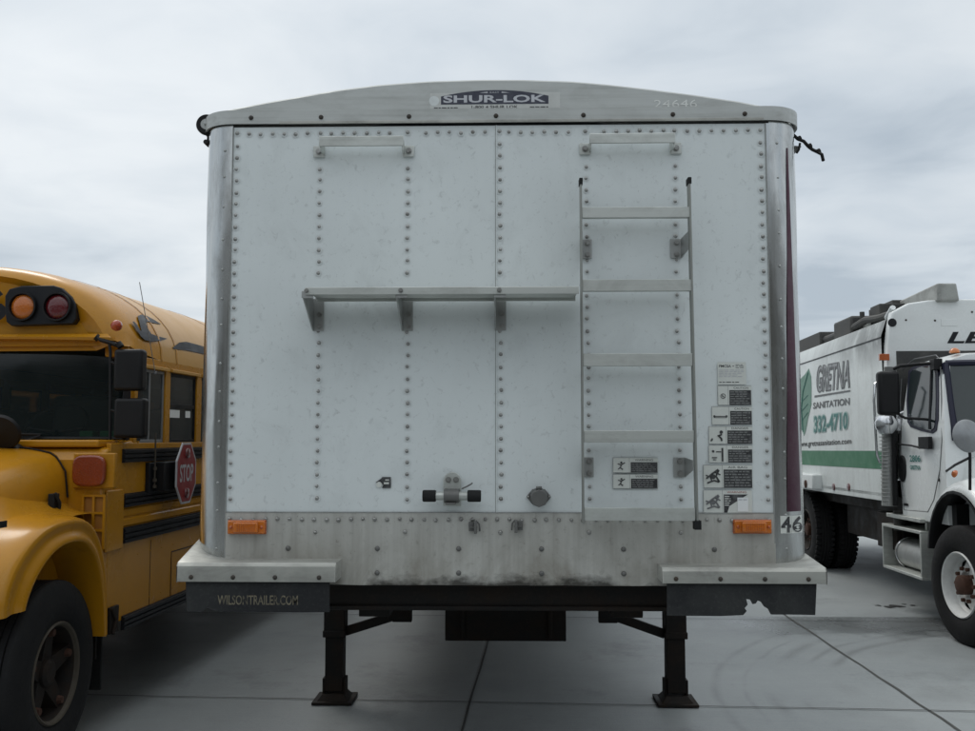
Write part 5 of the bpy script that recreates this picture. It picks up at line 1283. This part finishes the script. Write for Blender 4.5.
# windshield
def ywf(z): return YCF-.02+.32*min(1, max(0, (z-1.78))/(zr_-1.78))
zlo, zhi = 1.78, zr_-.12
mb = MB(); n = 14
def wsrow(z, off, hw): return [((-hw+2*hw*i/n), ywf(z)-off+.07*(abs(-1+2*i/n))**4, z) for i in range(n+1)]
mb.grid([wsrow(zlo+(zhi-zlo)*k/6, .05, (1.05-.05*k/6)) for k in range(7)], 0); ws = mb.build('windshield', 'glass_truck', TK)
mb = MB()
mb.tube(wsrow(zlo, .05, 1.05), .03, 6); mb.tube(wsrow(zhi, .05, 1.0), .03, 6)
for s in (-1, 1): mb.tube([(s*1.05, ywf(zlo)+.02, zlo), (s*1.03, ywf((zlo+zhi)/2)+.02, (zlo+zhi)/2), (s*1.0, ywf(zhi)+.02, zhi)], .032, 6)
mb.build('gasket', 'navy_gasket', ws)
c = tf(963.5, 347.5, YCF+.35)
for k, x in enumerate((-.85, -.35, 0, .35, .85)):
    mb = MB(); mb.dome((x, YCF+.42, zr_-.005), (0, 0, 1), .05, .05, 12); mb.build('roof_lamp', 'orange_lens', cab)
# hood and fenders
mb = MB(); rows = []
for y, hw, zt in ((YCF+.02, 1.02, 1.72), (YCF-.15, .98, 1.69), (-.2, .88, 1.60), (-.7, .78, 1.46), (-1.0, .68, 1.30), (-1.07, .62, 1.05)):
    rows.append([(-hw-.02, y, 1.0), (-hw-.02, y, zt-.32), (-hw+.03, y, zt-.14), (-hw+.20, y, zt-.03), (0, y, zt+.02), (hw-.20, y, zt-.03), (hw-.03, y, zt-.14), (hw+.02, y, zt-.32), (hw+.02, y, 1.0)])
mb.grid(rows); hd = mb.build('hood', 'truck_white', TK, smooth=60, sub=2)
mb = MB(); mb.box(-.5, .5, -1.10, -1.04, .75, 1.3, 0)
for k in range(7): mb.box(-.48, .48, -1.115, -1.10, .8+k*.07, .82+k*.07, 1)
mb.build('grille', ['black_plastic', 'grey_frame'], TK, bevel=.004)
mb = MB(); mb.box(-1.18, 1.18, -1.32, -1.1, .45, .75); mb.build('bumper', 'truck_white', TK, bevel=.04, seg=3)
for s in (-1, 1):
    mb = MB(); rows = []
    A = [R(a) for a in range(-5, 186, 12)]
    for a in A:
        cy, cz = .20, .72; Ro, Ri = .70, .61
        ysc = 1.0; y_o, z_o = cy-Ro*cos(a)*1.0, cz+Ro*.98*sin(a)+.02; y_i, z_i = cy-Ri*cos(a), cz+Ri*.98*sin(a)
        rows.append([(s*.80, y_o, z_o+.06), (s*1.02, y_o, z_o+.03), (s*1.15, y_o, z_o), (s*1.22, (y_o*2+y_i)/3, (z_o*2+z_i)/3), (s*1.235, y_i, z_i), (s*1.20, y_i, z_i-.005*0), (s*.7, y_i, z_i)])
    mb.grid(rows); fd = mb.build('front_fender', 'truck_white', TK, smooth=60, sub=1)
    mb = MB(); rows = []
    for a in A:
        Ri = .607; rows.append([(s*x, .20-r_*cos(a), .72+r_*.98*sin(a)) for x, r_ in ((1.243, .625), (1.243, .60), (1.20, .585), (.72, .585))])
    mb.grid(rows); mb.build('wheel_arch_lining', 'black_plastic', fd, smooth=50)
# shelf of the rear side of the fender: black splash panel
mb = MB(); mb.box(XC+.03, -.75, YCF-.12, YCF-.02, .55, 1.2); mb.box(-XC-.03, .75, YCF-.12, YCF-.02, .55, 1.2); mb.build('splash_panels', 'black_plastic', TK)
c = TF.hit(954, 474, 0, -1.2); mb = MB(); mb.dome((-1.19, c.y, c.z), (-1, -.2, .4), .035, .03, 12); mb.build('fender_lamp', 'amber_dull', TK)
# round crossview mirror on a stalk
c = TF.hit(967.5, 436, 1, -.55); mb = MB(); mb.rev([(0, -.04), (.08, -.035), (.13, -.01), (.135, 0), (.12, .012), (0, .02)], c, (.25, -.95, .1), 28); cv = mb.build('crossview_mirror', 'grey_frame', TK)
b0 = TF.hit(970, 490, 1, -.5); b1 = TF.hit(938.5, 481, 0, -1.17); b2 = TF.hit(945, 472, 0, -1.1)
mb = MB(); mb.tube([c, TF.hit(970, 455, 1, -.55), b0], .012, 7); mb.tube([b1, b2, TF.hit(955, 465, 1, -.3), TF.hit(969, 458, 1, -.55)], .011, 7); mb.build('stalk', 'black_plastic', cv)
# big side mirror on bracket
yM = YCB+.12-.35; yM = ts(890, 390, -1.45)[0]
(x0, z1), (x1, z0) = tf(878.5, 371, yM), tf(901.5, 415, yM); mb = MB(); mb.box(x0, x1, yM, yM+.11, z0, z1); mr = mb.build('side_mirror', 'black_plastic', TK, bevel=.035, seg=4)
mb = MB(); mb.box(x0+.02, x1-.02, yM+.1105, yM+.115, z0+.02, z1-.02); mb.build('mirror_glass', 'mirror_face', mr)
mb = MB(); g = lambda px, py, y: (tf(px, py, y)[0], y, tf(px, py, y)[1])
ya_ = ts(936, 363, -1.1)[0]
mb.tube([(-1.06, *ts(936, 363, -1.06)), g(920, 364, yM-.0), g(900, 366, yM+.03), g(893, 369, yM+.05)], .018, 8); mb.box(-1.1, -1.02, ts(937, 362, -1.06)[0]-.03, ts(937, 362, -1.06)[0]+.08, ts(936, 370, -1.06)[1], ts(936, 359, -1.06)[1])
mb.tube([(-1.06, *ts(936, 420, -1.06)), g(905, 418, yM), g(895, 412, yM+.05)], .014, 8)
mb.build('bracket', 'black_plastic', mr, bevel=.004)
# exhaust stack with perforated guard, chrome elbow
yx = YCB+.16
a = g(889.5, 506, yx); b_ = g(889.5, 424, yx); t_ = g(890.5, 372, yx); rr = (g(897, 450, yx)[0]-g(882, 450, yx)[0])/2
mb = MB(); mb.cyl(a, b_, rr, 28); 
for k in range(22): z = a[2]+(b_[2]-a[2])*(k+.5)/22; mb.rev([(rr, -.004), (rr+.0015, 0), (rr, .004)], (a[0], a[1], z), (0, 0, 1), 28)
ex = mb.build('exhaust_stack', 'alu_plain', TK)
mb = MB(); mb.cyl(b_, (b_[0], b_[1], b_[2]+.14), rr*1.05, 28, rr*.9); mb.tube([(b_[0]+.0, b_[1]-.0, b_[2]+.06), (b_[0]+.10, b_[1]-.02, b_[2]+.08), (b_[0]+.16, b_[1], b_[2]+.1)], .055, 14); mb.rev([(.02, -.11), (.075, -.09), (.11, -.03), (.115, .03), (.085, .09), (.03, .11)], g(886.5, 425, yx-.12), (0, 0, 1), 24); mb.rev([(.02, -.09), (.06, -.06), (.07, .0), (.055, .06), (.02, .08)], g(898.5, 425, yx-.08), (0, 0, 1), 20); mb.build('elbow', 'chrome', ex)
mb = MB(); mb.cyl(g(893.5, 415, yx-.16), g(895.5, 506, yx-.16), .028, 12); mb.build('mirror_post', 'black_plastic', TK)
mb = MB(); mb.cyl((b_[0], b_[1], b_[2]+.14), (t_[0], t_[1], t_[2]+.05), rr*.8, 24); mb.build('upper_pipe', 'dark_steel', ex)
mb = MB(); h0, h1 = g(878, 382, yx-.05), g(874, 395, yx-.05); mb.tube([g(880, 380, yx), g(875, 384, yx), g(874, 400, yx), g(875.5, 430, yx), g(877, 455, yx), g(880, 463, yx)], .014, 8); mb.build('grab_rail', 'chrome', TK)
# step box with tank
(x0, z1), (x1, z0) = tf(882, 524, .95), tf(921, 577, .95)
xo = -1.2; ya, yb2 = ts(882.5, 550, xo)[0], ts(921, 550, xo)[0]; z1 = ts(900, 527, xo)[1]; z0 = ts(900, 573, xo)[1]
mb = MB(); t = .03
mb.box(xo, -.65, yb2, ya, z1-t, z1); mb.box(xo, -.65, yb2, ya, z0, z0+t)
for y in (yb2, ya-t): mb.box(xo, -.65, y, y+t, z0+t, z1-t)
mb.box(-.66, -.64, yb2, ya, z0, z1); st = mb.build('step_frame', 'alu_rung', TK, bevel=.005)
mb = MB(); mb.cyl((xo+.22, yb2+.06, z0+.18), (xo+.22, ya-.14, z0+.18), .15, 28); mb.build('tank', 'alu_plain', st, bevel=.02)
mb = MB(); mb.tube([(xo+.22+.156*cos(a), ya-.22, z0+.18+.156*sin(a)) for a in [2*pi*i/24 for i in range(25)]], .008, 6); mb.build('strap', 'chrome', st)
mb = MB(); mb.box(xo, -.8, yb2, ya-.15, z1+.08, z1+.12); mb.box(xo+.1, -.8, yb2+.1, yb2+.14, z1, z1+.08); mb.build('upper_step', 'alu_rung', st, bevel=.006)
mb = MB()
for s in (-1, 1): mb.box(s*.38, s*.48, -1.1, YE, .80, 1.02)
mb.box(-1.0, 1.0, YB, YE, 1.0, zbot); mb.box(-1.1, -.5, 2.0, 2.6, .62, 1.0); mb.cyl((-1, .2, .52), (1, .2, .52), .06)
for y in (5.2, 6.5): mb.cyl((-1, y, .52+drop(y)), (1, y, .52+drop(y)), .10)
mb.box(-.35, .35, -.6, 1.2, .6, 1.1); mb.box(-.9, .3, 2.7, 4.3, .62, 1.0); mb.box(-1.05, -.55, 1.95, 2.25, .5, 1.0); mb.build('chassis', 'frame_black', TK, bevel=.01)
mb = MB(); mb.tube([(-1.0, 1.9, 1.15), (-1.05, 1.95, .95), (-1.0, 2.3, .8), (-.9, 2.7, .9)], .03, 8); mb.cyl((-1.12, 1.85, .85), (-1.12, 1.85, 1.05), .06, 14); mb.build('air_lines', 'machinery', TK)
mb = MB(); mb.cyl((-.95, 2.9, .75), (-.6, 2.9, .75), .14, 20); mb.build('air_tank', 'rust', TK, bevel=.03)
for s in (-1, 1):
    wheel('front_wheel', TK, (s*1.09, .23, .515), s, .515, .28, .275, 'rim_white', R(6.0))
    for y in (5.2, 6.5):
        wheel('rear_wheel', TK, (s*1.07, y, .515+drop(y)), s, .515, .25, .27, 'rim_dark', 0, 'lug')
        wheel('inner_wheel', TK, (s*.76, y, .515+drop(y)), s, .515, .25, .27, 'rim_dark', 0, 'lug')
# ---- small marks on the pavement
mb = MB(); random.seed(3)
c0 = gr(897, 606)
for k in range(6):
    cx, cy = c0[0]+(k-2.6)*.07+random.uniform(-.02, .02), c0[1]+random.uniform(-.10, .10); n = 9; r = (.03 if k in (1, 2) else .016)
    mb.add([(cx+r*random.uniform(.5, 1.8)*cos(2*pi*i/n)*1.5, cy+r*random.uniform(.5, 1.5)*sin(2*pi*i/n)*2, .0045) for i in range(n)], [list(range(n))])
struct(mb.build('oil_stain', 'oil', smooth=0))

# ============================================================ unseen building added behind the camera to block low sky and darken glass
WH = thing('unseen_warehouse', 'unseen long dull brown metal building, added across the yard to block low light', 'building', (0, -15, 0))
mb = MB(); mb.box(-32, 32, -12, 0, 0, 6.2); wl = mb.build('wall', 'unseen_cladding', WH)
mb = MB()
for k in range(160): x = -32+k*.4; mb.box(x, x+.05, 0.0, .035, .3, 6.15)
mb.box(-32.1, 32.1, -12.1, .12, 6.2, 6.4); mb.build('wall_ribs', 'unseen_cladding', WH)
for k in range(-3, 4):
    mb = MB(); x = k*9.0+2; mb.box(x-1.9, x+1.9, .04, .10, 0.02, 4.2); dr = mb.build('unseen_door', 'door_grey', WH)
    mb = MB(); mb.box(x-2.05, x-1.9, .04, .16, 0, 4.35); mb.box(x+1.9, x+2.05, .04, .16, 0, 4.35); mb.box(x-1.9, x+1.9, .04, .16, 4.2, 4.35); mb.build('unseen_door_frame', 'unseen_cladding', dr)

# ------------------------------------------------------------ one object per piece: split meshes whose pieces stand apart
SING = {'wipers': 'wiper', 'splash_panels': 'splash_panel', 'side_posts': 'side_post', 'axles': 'axle', 'air_lines': 'air_line', 'hydraulic_lines': 'hydraulic_line', 'wall_ribs': 'wall_ribs', 'dash_boxes': 'dash_box', 'body_rivets': 'body_rivets'}
def split_pieces(o):
    me = o.data; nv = len(me.vertices); par = list(range(nv))
    def find(i):
        while par[i] != i: par[i] = par[par[i]]; i = par[i]
        return i
    for e in me.edges:
        a, b_ = find(e.vertices[0]), find(e.vertices[1])
        if a != b_: par[b_] = a
    isl = {}
    for v in me.vertices: isl.setdefault(find(v.index), []).append(v.index)
    keys = list(isl)
    if len(keys) < 2 or len(keys) > 1500: return
    bb = []
    for k in keys:
        c = [me.vertices[i].co for i in isl[k]]
        lo = [min(p[a] for p in c) for a in range(3)]; hi = [max(p[a] for p in c) for a in range(3)]; bb.append((lo, hi, max(h-l for h, l in zip(hi, lo))))
    pp = list(range(len(keys)))
    def f2(i):
        while pp[i] != i: pp[i] = pp[pp[i]]; i = pp[i]
        return i
    if len(keys) > 300: return
    for i in range(len(keys)):
        for j in range(i+1, len(keys)):
            g = sqrt(sum(max(0, bb[i][0][a]-bb[j][1][a], bb[j][0][a]-bb[i][1][a])**2 for a in range(3)))
            if g <= max(.02, .5*max(bb[i][2], bb[j][2]))*.97: pp[f2(j)] = f2(i)
    groups = {}
    for i, k in enumerate(keys): groups.setdefault(f2(i), []).append(k)
    if len(groups) < 2: return
    own = {}
    for gi, (r_, ks) in enumerate(groups.items()):
        for k in ks:
            for i in isl[k]: own[i] = gi
    base = SING.get(o.name.split('.')[0], o.name.split('.')[0])
    sharp = me.attributes.get('sharp_edge')
    for gi in range(len(groups)):
        vs = [i for i in range(nv) if own[i] == gi]; mp = {v: k for k, v in enumerate(vs)}
        fs = [p for p in me.polygons if own[p.vertices[0]] == gi]
        nm = bpy.data.meshes.new(base); nm.from_pydata([me.vertices[i].co for i in vs], [], [[mp[v] for v in p.vertices] for p in fs])
        for m in me.materials: nm.materials.append(m)
        for q, p in zip(nm.polygons, fs): q.material_index = p.material_index
        nm.update(); nm.shade_smooth(); nm.set_sharp_from_angle(angle=R(35))
        if gi == 0: kids = list(o.children); old = o; o.data = nm; o.name = base
        else:
            c = old.copy(); c.data = nm; COL.objects.link(c)
for o in [o for o in bpy.data.objects if o.type == 'MESH' and o.parent]: split_pieces(o)
for o in bpy.data.objects:
    if o.name.split('.')[0] in SING: o.name = SING[o.name.split('.')[0]]

# second bus, unseen, added beyond the first to deepen the shade under it
def copy_tree(o, parent=None):
    c = o.copy(); COL.objects.link(c); c.parent = parent
    for ch in list(o.children): copy_tree(ch, c)
    return c
B2 = copy_tree(BUS); B2.location = BL-vb*3.35+ub*.15; B2['label'] = 'unseen second yellow school bus, added farther left to deepen the shade under the first bus'
BUS['group'] = B2['group'] = 'school bus and the unseen bus added beside it'
